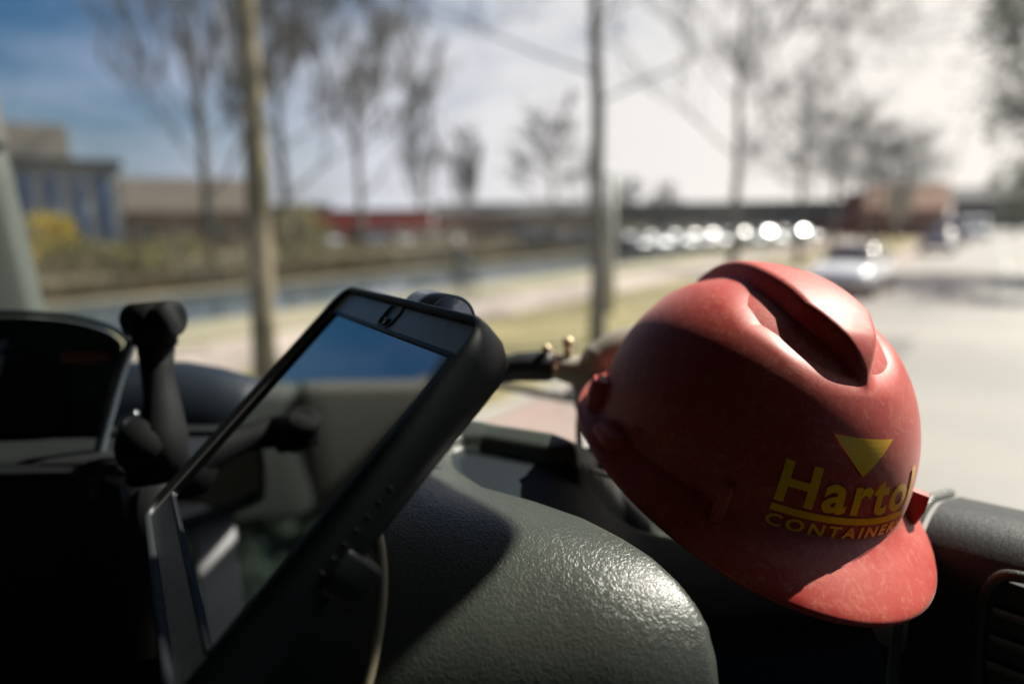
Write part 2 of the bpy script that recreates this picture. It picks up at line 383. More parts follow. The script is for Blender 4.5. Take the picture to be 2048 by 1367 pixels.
# strap loop standing on the back of the top edge
m = MB(); sp = []
for i in range(13):
    a = PI*i/12; sp.append((math.cos(a), math.sin(a)))
pr = [Vector((0, CHt/2-.045, -.034)), Vector((0, CHt/2-.02, -.030))]
for i in range(15):
    a = R_(-30+210*i/14)
    pr.append(Vector((0, CHt/2+.0035+.014*math.sin(a)*1.0, -.026+.0135*-math.cos(a+PI)*1.0)))
loopc = []
for i in range(21):
    a = R_(-20+220*i/20); loopc.append((CHt/2+.004+.0165*math.sin(a), -.006-.016+.0165*math.cos(a)))
loopc.append((CHt/2-.050, -.060))
r0 = [Vector((-.014, y, z)) for y, z in loopc]; r1 = [Vector((.034, y, z)) for y, z in loopc]
m.loft([r0, r1], caps=False, close=False)
n_ = len(r0); m.add([v+Vector((.0012, -.0005, .0005)) for v in r0]+[v-Vector((.0012, .0005, -.0005)) for v in r1], [tuple(range(n_)), tuple(range(n_, 2*n_))])
lp = m.build('hand_strap', mat('blue sheen webbing', (.30, .38, .50), .3, spec=1, coat=.5), tab); sm = lp.modifiers.new('solid', 'SOLIDIFY'); sm.thickness = .0018  # blue sky sheen is put into the strap's base colour
# cradle and arm behind
m = MB(); m.box(-.06, .06, -.05, .05, -.046, -.031); m.tube([(0, 0, -.046), (.0, -.02, -.085), (-.01, -.07, -.12)], [.02, .017, .02], 14)
hold = m.build('cradle', M_BLACK, tab, bev=.004)
m = MB(); m.box(.030, .065, -CHt/2-.012, -CHt/2+.05, -.038, -.012)
m.build('cradle_clamp', M_BLACK, tab, bev=.004)
m = MB(); m.box(CWd/2-.03, CWd/2+.003, -.040, -.015, -.040, -.014); m.build('cradle_clamp', M_BLACK, tab, bev=.003)

# ------------------------------------------------------------------ dashboard
dash = empty('dashboard', 'dark grained truck dashboard with rounded centre console, trough and air vent', 'dashboard', (0, .5, CAM_Z-.3))
dl = Vector(dash.location)
KH = .94
PR = catmull([(0, y*KH, z*KH) for y, z in [(.285, -.75), (.305, -.50), (.322, -.36), (.332, -.305), (.348, -.262), (.376, -.232), (.415, -.213), (.47, -.204), (.56, -.200), (.66, -.200), (.80, -.207), (.95, -.22)]], 26)
def dense(pts, n):
    L_ = [0]
    for a, b in zip(pts, pts[1:]): L_.append(L_[-1]+(b-a).length)
    o = []
    for i in range(n):
        s = L_[-1]*i/(n-1); k = 0
        while k < len(L_)-2 and L_[k+1] < s: k += 1
        t = (s-L_[k])/(L_[k+1]-L_[k]+1e-12); o.append(pts[k].lerp(pts[k+1], t))
    return o, L_[-1]
PD, PL = dense(PR, 520)
def s_of_y(y):
    y *= KH
    best = min((abs(p.y-y), i) for i, p in enumerate(PD)); return PL*best[1]/(len(PD)-1)
TRAY = [(.119, -.05), (.119, s_of_y(.352)), (.1175, s_of_y(.366)), (.113, s_of_y(.378)), (.105, s_of_y(.392)), (.092, s_of_y(.412)), (.076, s_of_y(.432)), (.052, s_of_y(.457)), (.018, s_of_y(.482)), (-.022, s_of_y(.507)), (-.044, s_of_y(.54)),
        (-.057, s_of_y(.575)), (-.061, s_of_y(.600)), (-.058, s_of_y(.615)), (-.048, s_of_y(.624)), (-.030, s_of_y(.622)), (0, s_of_y(.605)), (.030, s_of_y(.588)), (.055, s_of_y(.592)), (.075, s_of_y(.615)), (.11, s_of_y(.66)), (.20, s_of_y(.69)), (.345, s_of_y(.70)), (.50, s_of_y(.70)), (.50, -.05)]
TRAY = [(a*KH, b) for a, b in TRAY]
def sdf(x, y, poly):
    d = 1e9; ins = False; n = len(poly)
    for i in range(n):
        ax, ay = poly[i]; bx, by = poly[(i+1) % n]
        ex_, ey_ = bx-ax, by-ay; wx, wy = x-ax, y-ay
        t = min(1, max(0, (wx*ex_+wy*ey_)/(ex_*ex_+ey_*ey_+1e-12)))
        dx, dy = wx-ex_*t, wy-ey_*t; d = min(d, dx*dx+dy*dy)
        if (ay > y) != (by > y) and x < (bx-ax)*(y-ay)/(by-ay)+ax: ins = not ins
    return -math.sqrt(d) if ins else math.sqrt(d)
xs = [-.1512, -.151, -.150, -.148, -.145, -.14]
x = xs[-1]+.01
while x < .15: xs.append(x); x += .0022 if -.08 < x < .13 else .006
while x < .235: xs.append(x); x += .02
V = []; F = []; DD = []
nx = len(xs); npf = len(PD)
for i, p in enumerate(PD):
    a = PD[max(i-1, 0)]; b = PD[min(i+1, npf-1)]; tg = (b-a).normalized(); nrm = Vector((0, -tg.z, tg.y))
    s = PL*i/(npf-1)
    for x in xs:
        d = sdf(x, s, TRAY) if x > -.12 else .1
        DD.append(d)
        q = Vector((x, p.y, p.z))
        fillet = 0
        if d < .007:
            if d > 0: fillet = .007-math.sqrt(max(0, .007**2-(.007-d)**2))
            else:
                dep = .007+.051*sstep(x, .02, .11)
                fillet = .007+dep*sstep(-d, 0, .010)+.0*d
        q -= nrm*(fillet + (.36*(.065-max(d, 0))**2/.13 if d < .065 else 0)); q.z += .007
        # behind the rear ridge the top falls away to the windscreen
        e = (x+.031*KH)*.5+(q.y-.647*KH)*.866
        if e > 0: q.z -= min(.12, e*e*6.0)+min(.1, e*.35)
        if x < -.140: q -= nrm*(.011-math.sqrt(max(0, .011**2-(-.140-x)**2)))
        if x < -.1511: q -= nrm*.25
        V.append(q+Vector((0, 0, CAM_Z))-dl)
for i in range(npf-1):
    for j in range(nx-1):
        k = i*nx+j; F.append((k, k+1, k+nx+1, k+nx))
cc_ = obj('centre_console', V, F, M_CONSOLE, dash)
cc_.data.materials.append(grain_mat('painted trough shade', (.010, .016, .021), .7, scale=600, strength=.35, dist=.0003, spec=.2))   # darker faces paint the shade lying in the trough
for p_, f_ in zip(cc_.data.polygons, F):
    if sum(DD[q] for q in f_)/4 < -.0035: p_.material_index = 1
def dpart(mb, name, m, bev=0, parent=None):
    mb.v = [v-dl for v in mb.v]; return mb.build(name, m, parent or dash, bev=bev)
# passenger side panel, rolled top edge
p0 = P(1872, 1004, .56); p1 = P(2120, 1012, .50)
ax_ = (p1-p0); ax_.z = 0; ax_.normalize(); fw_ = Vector((-ax_.y, ax_.x, 0))
def roll_profile(r=.055, back=.45, down=.6):
    o = [(back, -back*.55-.02)]
    o += [(.06, -.012)]
    for i in range(12):
        a = R_(80+ (185-80)*i/11); o.append((r*math.cos(a)+.0, r*math.sin(a)-r))
    o.append((-r-.0, -r-.15)); o.append((-r+.005, -r-down)); return o
def panel(a, b, name, m, lift=0, seg=10, bevel_ends=True):
    M_ = MB(); rings = []
    for i in range(seg+1):
        c_ = a.lerp(b, i/seg)
        rings.append([c_+fw_*y+Vector((0, 0, z+lift)) for y, z in roll_profile()])
    n = len(rings[0]); M_.add([q for r in rings for q in r], [(i*n+k, (i+1)*n+k, (i+1)*n+k+1, i*n+k+1) for i in range(seg) for k in range(n-1)])
    M_.add(rings[0], [tuple(range(n))]); M_.add(rings[-1], [tuple(range(n))]); return dpart(M_, name, m)
panel(p0+ax_*.003, p1+ax_*.5, 'passenger_panel', M_DASH)
# raised seam trim along the panel end
M_ = MB(); pts = [p0+ax_*-.004+fw_*(y-.001)+Vector((0, 0, z+.0015)) for y, z in roll_profile()[1:]]
M_.tube(catmull(pts, 4), .0042, 10); dpart(M_, 'seam_trim', grain_mat('light seam plastic', (.10, .105, .095), .32, 500, .4, .0004))
# air vent on the passenger panel
vx = Vector(ax_); vz = Vector((0, 0, 1)); vo = P(1975, 1150, .49)
def vp(a, b, c=0): return vo+vx*a+vz*(-b)-fw_*c
pts = [vp(.16, -.004), vp(.05, -.006), vp(.016, -.006), vp(.005, .002), vp(.0, .02), vp(.0, .06), vp(.006, .12), vp(.014, .135), vp(.16, .14)]
M_ = MB(); M_.add([p-dl for p in (vp(.003, 0, -.012), vp(.17, 0, -.012), vp(.17, .135, -.012), vp(.012, .135, -.012), vp(.003, 0, .001), vp(.17, 0, .001), vp(.17, .135, .001), vp(.012, .135, .001))],
      [(0, 1, 2, 3), (4, 5, 6, 7), (0, 1, 5, 4), (2, 3, 7, 6), (0, 3, 7, 4), (1, 2, 6, 5)]); vent = M_.build('air_vent', M_BLACK, dash, smooth=False)
M_ = MB(); M_.tube([p-dl for p in catmull(pts, 5)], .0042, 10); M_.build('vent_surround', M_CONSOLE, vent)
for k in range(6):
    M_ = MB(); b = .020+k*.021; th = .003
    a_ = [vp(.006, b, .004), vp(.17, b, .004), vp(.17, b+.006, -.0), vp(.006, b+.006, -.0)]
    M_.add([p-dl for p in a_]+[p-dl-vz*th for p in a_], [(0, 1, 2, 3), (4, 7, 6, 5), (0, 4, 5, 1), (1, 5, 6, 2), (2, 6, 7, 3), (3, 7, 4, 0)]); M_.build('slat', mat('slat grey', (.16, .17, .165), .4) if k == 0 else bpy.data.materials['slat grey'], vent, smooth=False)
M_ = MB(); M_.box(-1.3, -.10, .66, .72, CAM_Z-1.2, CAM_Z-.215); M_.box(-1.3, -.14, .60, .70, CAM_Z-.235, CAM_Z-.215); dpart(M_, 'driver_dash_face', M_BLACK, bev=.01)
# floor of the trough under the hat
M_ = MB(); M_.box(-.7, .9, .42, .95, CAM_Z-.85, CAM_Z-.50); dpart(M_, 'lower_dash', M_BLACK)

# binnacle hood and instrument cluster on the driver side
clus = empty('instrument_cluster', 'instrument cluster with glossy cover and dark rounded frame behind the tablet', 'instrument cluster', P(60, 800, .72))
cl = Vector(clus.location)
fp = [(-50, 700), (-36, 630), (0, 618), (120, 624), (200, 640), (250, 664), (262, 690), (240, 760), (215, 840), (188, 930), (165, 985), (130, 985), (0, 950), (-40, 930), (-52, 850)]
cen = P(40, 800, .74)
outer = [P(x, y, .72) for x, y in fp]; 
def shrink(pts, k, dz): 
    c = sum(pts, Vector())/len(pts); bk = (P(40, 800, .8)-P(40, 800, .7)).normalized()
    return [c+(p-c)*k+bk*dz for p in pts]
M_ = MB(); rr_ = catmull(outer+[outer[0]], 5)[:-1]
rings = [shrink(rr_, 1.0, .05), shrink(rr_, 1.0, .003), shrink(rr_, .985, -.003), shrink(rr_, .955, -.001), shrink(rr_, .94, .012)]
M_.loft([[q-cl for q in r] for r in rings], caps=False); M_.build('cluster_frame', mat('frame plastic', (.03, .04, .055), .3), clus)
M_ = MB(); g = shrink(rr_, .95, .010); M_.add([q-cl for q in g], [tuple(range(len(g)))]); M_.build('cluster_glass', glass_mat('cluster glass', (.85, .9, .9)), clus, smooth=False)
M_ = MB(); g = shrink(rr_, .96, .045); M_.add([q-cl for q in g], [tuple(range(len(g)))]); M_.build('dial_plate', mat('dial plate', (.04, .06, .08), .4), clus, smooth=False)
bkd = (P(40, 800, .8)-P(40, 800, .7)).normalized()
M_ = MB(); cc = P(20, 820, .755)-cl; rt = (P(120, 800, .7)-P(20, 800, .7)).normalized(); up_ = rt.cross(bkd)*-1
M_.loft([[cc+(rt*math.cos(a)*.062*k+up_*math.sin(a)*.085*k)+bkd*(-z) for a in [2*PI*i/32 for i in range(32)]] for k, z in ((1, 0), (1, .012), (.93, .014), (.90, .004))]); M_.build('dial', M_BLACK, clus)
M_ = MB(); cc2 = P(170, 712, .75)-cl
M_.loft([[cc2+rt*x+up_*y-bkd*z for x, y in rrect(.055, .018, .006, 4)] for z in (0, .004)]); M_.build('brown_reflection', mat('brown reflection tint', (.50, .20, .13), .5), clus)  # brown reflection in the cover, put in as a coloured block
M_ = MB(); hd = []
for i, (w_, z_, s_) in enumerate([(0, 0, 0)]): pass
hc = P(400, 800, .80)
for i in range(17):
    a = PI*i/16
    hd.append([])
    for j in range(15):
        b = (j/14)
        x_ = -.32+.50*b
        hgt = .105*math.sin(PI*min(1, .18+.82*b)*.5+PI*.0)**.6*(1-max(0, (b-.55)/.45)**2.2)**.5 if b < 1 else 0
        hd[-1].append(hc+rt*(x_-.05)+Vector((0, 0, 1))*(hgt*math.sin(a)-.05)+Vector((0, 1, 0))*(-.06*math.cos(a)*(1 if hgt > 0.001 else 0)))
n = 15; M_.add([q-dl for r in hd for q in r], [(i*n+k, i*n+k+1, (i+1)*n+k+1, (i+1)*n+k) for i in range(16) for k in range(n-1)])
M_.build('binnacle_hood', grain_mat('hood plastic', (.014, .020, .030), .38, 420, .3, .0004), dash)

# sheet of paper standing at the left end of the cluster (mirrored in the tablet)
pp = MB()
nrm_ = Vector((.77, -.62, .1)).normalized(); uu = Vector((.62, .77, 0)).normalized(); vv = nrm_.cross(uu)
if vv.z < 0: vv = -vv
q = [uu*a+vv*b+nrm_*(.004*math.sin(a*60)) for a, b in [(-.15+.03*k, 0) for k in range(11)]]; q2 = [p+vv*.045+nrm_*.010 for p in q]
pp.loft([q, q2, [p-nrm_*.0006 for p in q2], [p-nrm_*.0006 for p in q], q], caps=False, close=False)
o = pp.build('paper_sheet', mat('white paper', (.75, .76, .78), .7)); o.location = Vector((-.60, .70, CAM_Z-.170))
tag(o, 'white paper sheet at the left end of the instrument cluster, mirrored in the tablet', 'paper')
# clamp arm standing beside the cluster
arm = empty('tripod_clamp', 'black holder arm with thick capped top standing left of the tablet', 'holder arm', P(310, 900, .62))
al = Vector(arm.location); M_MATTE = mat('matte black holder', (.005, .006, .007), .75, spec=.25, bump=.2, bscale=400, bdist=.0003)
def apart(mb, name, m, bev=0, par=None):
    mb.v = [v-al for v in mb.v]; return mb.build(name, m, par or arm, bev=bev)
M_ = MB(); M_.tube([P(312, 682, .62), P(314, 740, .62), P(324, 800, .61), P(325, 860, .60), P(318, 960, .60)], [.0165, .0135, .0150, .020, .026], 16); apart(M_, 'stem', M_MATTE)
M_ = MB(); M_.tube([P(266, 640, .62), P(270, 640, .62), P(345, 636, .60), P(350, 636, .60)], [.0135, .0160, .0165, .013], 18); M_.tube([P(308, 610, .61), P(310, 690, .61)], [.020, .0185], 16); apart(M_, 'top_knob', M_MATTE)
M_ = MB(); M_.ball(P(300, 890, .60), .028, 14); apart(M_, 'ball_joint', M_MATTE)
M_ = MB(); M_.tube(catmull([P(268, 672, .66), P(243, 740, .66), P(222, 815, .66), P(200, 900, .66), P(188, 990, .66)], 4), .0052, 8); apart(M_, 'side_strut', mat('blue grey strut', (.09, .11, .13), .35))
M_ = MB(); M_.tube(catmull([P(258, 905, .64), P(242, 880, .64), P(246, 840, .64), P(275, 825, .64)], 5), .0035, 8); apart(M_, 'spring_clip', M_CHROME)
M_ = MB(); M_.box(-.014, .014, -.006, .006, -.008, .008); M_.xf(Matrix.Translation(P(246, 955, .64)) @ Matrix.Rotation(R_(35), 4, 'Y')); apart(M_, 'screw_block', M_CHROME, bev=.002)
M_ = MB(); M_.tube([P(318, 960, .60), P(330, 1100, .60), P(340, 1300, .58)], [.03, .03, .03], 14); apart(M_, 'foot', M_BLACK)

# charging cable hanging beside the tablet
cb = MB(); cpts = catmull([P(735, 1035, .38), P(752, 1062, .375), P(762, 1120, .37), P(762, 1200, .365), P(750, 1290, .36), P(732, 1367, .355), P(700, 1460, .35)], 6)
co = Vector(cpts[-1]); cb.tube([p-co for p in cpts], .0034, 10); o = cb.build('charging_cable', mat('olive cable sheath', (.24, .21, .13), .5)); o.location = co
tag(o, 'thin beige cable hanging down the console below the tablet', 'cable')

# small black bracket poking out from behind the tablet
pb = P(845, 950, .52); m = MB()
m.box(-.022, .012, -.010, .010, 0, .005); m.box(-.02, -.004, -.007, .007, -.012, 0); m.box(-.01, .006, -.007, .007, -.008, -.002)
o = m.build('bracket', M_BLACK, bev=.0012); o.location = pb; o.rotation_euler = (R_(4), R_(6), R_(-12))
tag(o, 'small black stepped bracket sticking out below the right side of the tablet', 'bracket')

# black and beige clamp arm between the tablet and the hat
ga = empty('bottle_grip_arm', 'black capped beige arm reaching across from behind the tablet to the hat', 'mounting arm', P(1170, 900, .66))
ga.name = 'mounting_arm'; gl = Vector(ga.location)
def gpart(mb, name, m, bev=0): mb.v = [v-gl for v in mb.v]; return mb.build(name, m, ga, bev=bev)
m = MB(); m.tube([P(985, 738, .70), P(1010, 738, .70), P(1040, 733, .70), P(1095, 731, .70), P(1104, 731, .70)], [.012, .0135, .0150, .0162, .0150], 20); gpart(m, 'black_grip', M_RUBBER)
M_BRASS = mat('pale brass', (.70, .56, .36), .42, metal=.35)
M_BEIGE = mat('beige plastic', (.40, .36, .29), .5, bump=.1, bscale=200)
m = MB(); m.tube([P(1099, 731, .70), P(1112, 731, .70)], [.0145, .0140], 18); gpart(m, 'brass_collar', M_BRASS)
m = MB(); m.tube([P(1135, 712, .695), P(1136, 686, .695)], [.0045, .0035], 12); m.ball(P(1136, 684, .695), .0060, 8); gpart(m, 'brass_knob', M_BRASS)
m = MB(); m.ball(P(1093, 697, .69), .0048, 8); gpart(m, 'pin_head', M_BRASS)
m = MB(); m.tube(catmull([P(1108, 731, .70), P(1140, 738, .70), P(1172, 742, .70), P(1205, 728, .70), P(1240, 705, .70), P(1290, 690, .70)], 4), [.0125, .0128, .0132, .0138, .0145, .0155, .017, .0185, .020, .021, .0225, .024, .024, .024, .024, .024, .024, .024, .024, .024, .024], 18); gpart(m, 'arm_body', M_BEIGE)
m = MB(); m.tube(catmull([P(1165, 750, .70), P(1163, 800, .70), P(1158, 850, .69), P(1160, 900, .68)], 4), [.011]*3+[.007]*3+[.0035]*7, 12); gpart(m, 'support_rod', M_BEIGE)
m = MB(); m.tube([P(1190, 900, .64), P(1196, 945, .63)], [.014, .018], 16); gpart(m, 'base', M_BLACK)
# coin sized pale sticker/tag at the tray edge
pc = P(1222, 962, .56); m = MB(); m.loft([[Vector((x, y, z)) for x, y in rrect(.034, .012, .004, 4)] for z in (0, .0015)]); o = m.build('key_tag', mat('pale plastic tag', (.55, .50, .38), .4)); o.location = pc+Vector((0, 0, .004)); o.rotation_euler = (R_(-8), R_(6), R_(-32))
tag(o, 'small pale plastic tag lying on the dashboard left of the hard hat', 'tag')

# ------------------------------------------------------------------ cab
cab = empty('truck_cab', 'dark truck cab round the camera with windscreen, pillars and doors', 'truck cab', T(0, 0, CAM_Z-1.3))
ctl = Vector(cab.location)
WL, WR = -1.74, 1.05
def cpart(mb, name, m, bev=0, smooth=True):
    mb.v = [v-ctl for v in mb.v]; return mb.build(name, m, cab, bev=bev, smooth=smooth)
def wsd(w_, z): q = (w_-(WL+WR)/2)/((WR-WL)/2); return .58-.09*z+.22*(1-abs(q)**2.2)
m = MB(); nW, nZ = 40, 16
v = []
for j in range(nZ+1):
    for i in range(nW+1):
        w_ = WL+(WR-WL)*i/nW; z = -.42+1.17*j/nZ; v.append(T(w_, wsd(w_, z), CAM_Z+z))
m.add(v, [(j*(nW+1)+i, j*(nW+1)+i+1, (j+1)*(nW+1)+i+1, (j+1)*(nW+1)+i) for j in range(nZ) for i in range(nW)])
M_WS = glass_mat('windscreen glass', (.93, .96, .96))
_t = M_WS.node_tree; _o = _t.nodes['Material Output']; _m0 = _o.inputs[0].links[0].from_node
_d = _t.nodes.new('ShaderNodeBsdfTranslucent'); _d.inputs[0].default_value = (.8, .8, .78, 1); _x = _t.nodes.new('ShaderNodeMixShader')
_c = _t.nodes.new('ShaderNodeTexCoord'); _n = _t.nodes.new('ShaderNodeTexNoise'); _n.inputs['Scale'].default_value = 5; _n.inputs['Detail'].default_value = 9; _n.inputs['Roughness'].default_value = .7
_r = _t.nodes.new('ShaderNodeMapRange'); _r.inputs['From Min'].default_value = .35; _r.inputs['From Max'].default_value = .75; _r.inputs['To Min'].default_value = .006; _r.inputs['To Max'].default_value = .035
_t.links.new(_c.outputs['Object'], _n.inputs['Vector']); _t.links.new(_n.outputs['Fac'], _r.inputs['Value']); _t.links.new(_r.outputs[0], _x.inputs[0]); _t.links.new(_m0.outputs[0], _x.inputs[1]); _t.links.new(_d.outputs[0], _x.inputs[2]); _t.links.new(_x.outputs[0], _o.inputs[0])
cpart(m, 'windscreen', M_WS)
# fine scratches on the glass
m = MB()
for (a, b) in [((428, -5), (452, 118)), ((440, -5), (462, 135)), ((447, 20), (470, 160)), ((424, 10), (436, 60))]:
    q = []
    for k in range(6):
        px = a[0]+(b[0]-a[0])*k/5; py = a[1]+(b[1]-a[1])*k/5
        d_ = (P(px, py, 1)-cam.location).normalized(); t_ = .3
        while t_ < 3:
            X = cam.location+d_*t_; ww = X.x*math.cos(TA)-X.y*math.sin(TA); ss = X.x*math.sin(TA)+X.y*math.cos(TA)
            if ss > wsd(ww, X.z-CAM_Z)-.004: break
            t_ += .002
        q.append(X)
    m.tube(q, .00035, 4)
cpart(m, 'glass_scratches', mat('scratch', (.8, .8, .8), .3))
# pillars
m = MB()
pz = [-.5, -.2, -.05]
def pillar(side, z0, z1, wid, dep, seg=10):
    M_ = MB(); rings = []
    for i in range(seg+1):
        z = z0+(z1-z0)*i/seg; W_ = WL if side < 0 else WR; s = wsd(W_, z)
        rings.append([T(W_+a*-side, s+b, CAM_Z+z) for a, b in ((wid, .02), (wid*.9, -.02), (.02, -dep), (-.05, -dep), (-.06, .05), (wid*.6, .05))])
    M_.loft(rings); return M_
cpart(pillar(-1, -.6, .16, .03, .30), 'pillar_trim', M_TRIMG, bev=.01)
cpart(pillar(-1, .16, .78, .055, .30), 'pillar', M_CAB, bev=.01)
cpart(pillar(1, -.6, .78, .05, .14), 'pillar', M_CAB, bev=.01)
# roof, header, floor, back, doors with window openings
def tbox(M_, w0, w1, s0, s1, z0, z1):
    return M_.add([T(w_, s_, CAM_Z+z) for w_ in (w0, w1) for s_ in (s0, s1) for z in (z0, z1)], [(0, 1, 3, 2), (4, 6, 7, 5), (0, 4, 5, 1), (2, 3, 7, 6), (0, 2, 6, 4), (1, 5, 7, 3)])
m = MB(); m.add([T(w_, s_, CAM_Z+z) for z in (.76, .80) for (w_, s_) in [(WL-.05, -1.0), (WR+.05, -1.0)]+[(WR+.05-(WR-WL+.1)*i/20, wsd(WR-(WR-WL)*i/20, .75)+.04) for i in range(21)]],
      [tuple(range(23))[::-1], tuple(range(23, 46))]+[(i, (i+1) % 23, 23+(i+1) % 23, 23+i) for i in range(23)]); cpart(m, 'roof', M_CAB, smooth=False)
m = MB(); tbox(m, WL-.05, WR+.05, -1.05, -1.0, -1.35, .79); cpart(m, 'back_wall', M_CAB, smooth=False)
m = MB(); tbox(m, WL-.05, WR+.05, -1.0, .80, -1.39, -1.35); cpart(m, 'floor_panel', M_CAB, smooth=False)
m = MB()
v0 = [T(WL+(WR-WL)*i/20, wsd(WL+(WR-WL)*i/20, -.4)+.02, CAM_Z-.38) for i in range(21)]; v1 = [Vector((p.x, p.y, CAM_Z-1.36)) for p in v0]
m.add(v0+v1, [(i, i+1, 22+i, 21+i) for i in range(20)]); cpart(m, 'front_bulkhead', M_CAB, smooth=False)
for side, W_ in ((-1, WL), (1, WR)):
    a, b = (W_-.05, W_+.0) if side < 0 else (W_, W_+.05)
    m = MB(); tbox(m, a, b, -1.0, .60, -1.35, -.28); tbox(m, a, b, -1.0, -.15, -.28, .79); tbox(m, a, b, -.15, .60, .50, .79); tbox(m, a, b, .30, .56, -.28, .50)
    d = cpart(m, 'door', M_CAB, smooth=False)
    m = MB(); tbox(m, (a+b)/2-.003, (a+b)/2+.003, -.15, .30, -.28, .50); cpart(m, 'side_window', glass_mat('door glass', (.9, .94, .93)), smooth=False)
m = MB()
for i in range(24):
    w0_ = WL+(WR-WL)*i/24; w1_ = WL+(WR-WL)*(i+1)/24
    m.add([T(q, wsd(q, z)-o_, CAM_Z+z) for z in (.47, .76) for o_ in (.03, .055) for q in (w0_, w1_)], [(0, 1, 3, 2), (4, 6, 7, 5), (0, 4, 5, 1), (2, 3, 7, 6)])
cpart(m, 'sky_blocker', M_CAB, smooth=False)  # unseen strip added along the windscreen top to cut sky light
# wiper resting along the foot of the windscreen
wp = MB(); q = []
for k in range(12):
    w_ = -.62+.30*k/11; z = -.255-.012*k/11; q.append(T(w_, wsd(w_, z)+.02, CAM_Z+z))
wl = Vector(q[0]); wp.tube([p-wl for p in q], .006, 8); wp.ball(q[5]-wl+Vector((0, 0, .008)), .010, 8)
o = wp.build('wiper_arm', M_BLACK); o.location = wl; tag(o, 'black wiper arm lying along the foot of the windscreen', 'wiper')
# unseen mirror added outside the windscreen to throw the console's shadow
mz = Vector((-.112, .402, CAM_Z-.192))+sv*1.02
blk = empty('shadow_blocker', 'unseen black rounded mirror hung outside the upper right windscreen', 'blocker', mz)
xa = Vector((-.66, .74, 0)); xa = (xa-sv*xa.dot(sv)).normalized(); ya = sv.cross(xa)
rot = Matrix(((xa.x, ya.x, sv.x), (xa.y, ya.y, sv.y), (xa.z, ya.z, sv.z))).to_4x4()
m = MB(); rings = [[rot @ Vector((x*k, y*k, z)) for x, y in rrect(.185, .125, .035, 6)] for z, k in ((-.03, .8), (-.02, .97), (0, 1), (.03, .96), (.07, .7))]
m.loft(rings); m.build('blocker_housing', M_BLACK, blk)
m = MB(); q1 = Vector((0, 0, 0)); wtop = T(mz.x*math.cos(TA)-mz.y*math.sin(TA), wsd(.5, .75)+.05, CAM_Z+.78)-mz
m.tube([q1, q1.lerp(wtop, .5)+Vector((0, 0, .05)), wtop], .012, 8); m.build('blocker_arm', M_BLACK, blk)


# ================================================================== OUTSIDE
def W2(w_, s_, z=0): return T(w_, s_, z)
def struct(name, quads, m, kind='structure'):
    v = []; f = []
    for q in quads:
        k = len(v); v += q; f.append(tuple(range(k, k+len(q))))
    o = obj(name, v, f, m, smooth=False); o['kind'] = kind; return o
M_GROUND = mat('dry field', (.20, .17, .105), .9, col2=(.14, .125, .07), scale=.25)
M_ROAD = mat('sunlit paving', (.22, .21, .19), .6, col2=(.30, .275, .245), scale=.35, detail=8)
M_PATH = mat('pinkish path paving', (.40, .33, .28), .8, col2=(.46, .39, .33), scale=.8)
M_VERGE = mat('yellow green verge grass', (.27, .225, .10), .9, col2=(.19, .165, .07), scale=.6, detail=8)
M_BANKG = mat('pale dry grass', (.30, .265, .18), .9, col2=(.22, .21, .13), scale=.3, detail=8)
M_REED = mat('tan reeds', (.27, .20, .10), .9, col2=(.15, .125, .06), scale=.5, detail=8)
M_WATER = mat('canal water', (.06, .085, .10), .12, spec=1, bump=.3, bscale=2.5, bdist=.03)
BIG = 900
# ground with the canal bed cut out of it
def strip(w0, w1, z0=0, z1=None, s0=-60, s1=BIG): 
    z1 = z0 if z1 is None else z1
    return [W2(w0, s0, z0), W2(w1, s0, z0), W2(w1, s1, z1), W2(w0, s1, z0)] if z0 == z1 else [W2(w0, s0, z0), W2(w1, s0, z1), W2(w1, s1, z1), W2(w0, s1, z0)]
CN, CF = -15.2, -22.8
struct('ground', [strip(CN, BIG), strip(CN-.9, CN, -.75, 0), strip(CF+.9, CN-.9, -1.6), strip(CF+.0, CF+.9, .0, -.75), strip(-BIG, CF), [W2(-BIG, -BIG), W2(BIG, -BIG), W2(BIG, -60), W2(-BIG, -60)]], M_GROUND)
struct('canal_water', [strip(CF+.03, CN-.03, -.05)], M_WATER)
struct('road', [strip(-4.6, 5.2, .004, s0=-60)], M_ROAD)
struct('kerb', [strip(-4.75, -4.6, .10), strip(-4.6, -4.597, .10, .004), strip(-4.753, -4.75, .004, .10)], mat('concrete kerb', (.42, .40, .36), .8))
struct('cycle_lane', [strip(-4.59, -3.35, .008)], mat('worn red asphalt', (.33, .235, .20), .8, col2=(.27, .22, .19), scale=.7, detail=8))
struct('road_marking', [[W2(a_-.06, s_, .013), W2(a_+.06, s_, .013), W2(a_+.06, s_+l_, .013), W2(a_-.06, s_+l_, .013)] for a_, l_, g_ in ((-3.3, 1.0, 2.0), (.6, 3.0, 9.0), (4.6, 60, 60)) for s_ in [(4 if a_ < 0 else 26)+g_*k for k in range(int(100/g_)+1)]], mat('road paint', (.72, .71, .68), .6))
struct('repairs_and_shade', [[W2(-2.9, 9, .009), W2(-1.1, 9.2, .009), W2(-1.0, 14.6, .009), W2(-2.8, 14.4, .009)], [W2(1.0, 17, .009), W2(3.6, 17, .009), W2(3.6, 21, .009), W2(1.1, 21.3, .009)], [W2(-2.9, 29, .009), W2(2.9, 29.2, .009), W2(2.9, 30.4, .009), W2(-2.9, 30.2, .009)]], mat('darker asphalt', (.15, .145, .135), .75))  # darker repairs; the cross band paints tree shade onto the road
struct('footpath', [strip(-12.2, -9.6, .004)], M_PATH)
struct('grass_verge', [strip(-9.5, -4.8, .006)], M_VERGE)
struct('near_bank', [strip(CN, -12.3, .006)], M_BANKG)
struct('far_bank', [strip(-30, CF-.0, .006)], M_REED)
struct('side_road', [[W2(-9.5, 25, .012), W2(-4.6, 23, .012), W2(-4.6, 33, .012), W2(-9.5, 31, .012)]], M_ROAD)

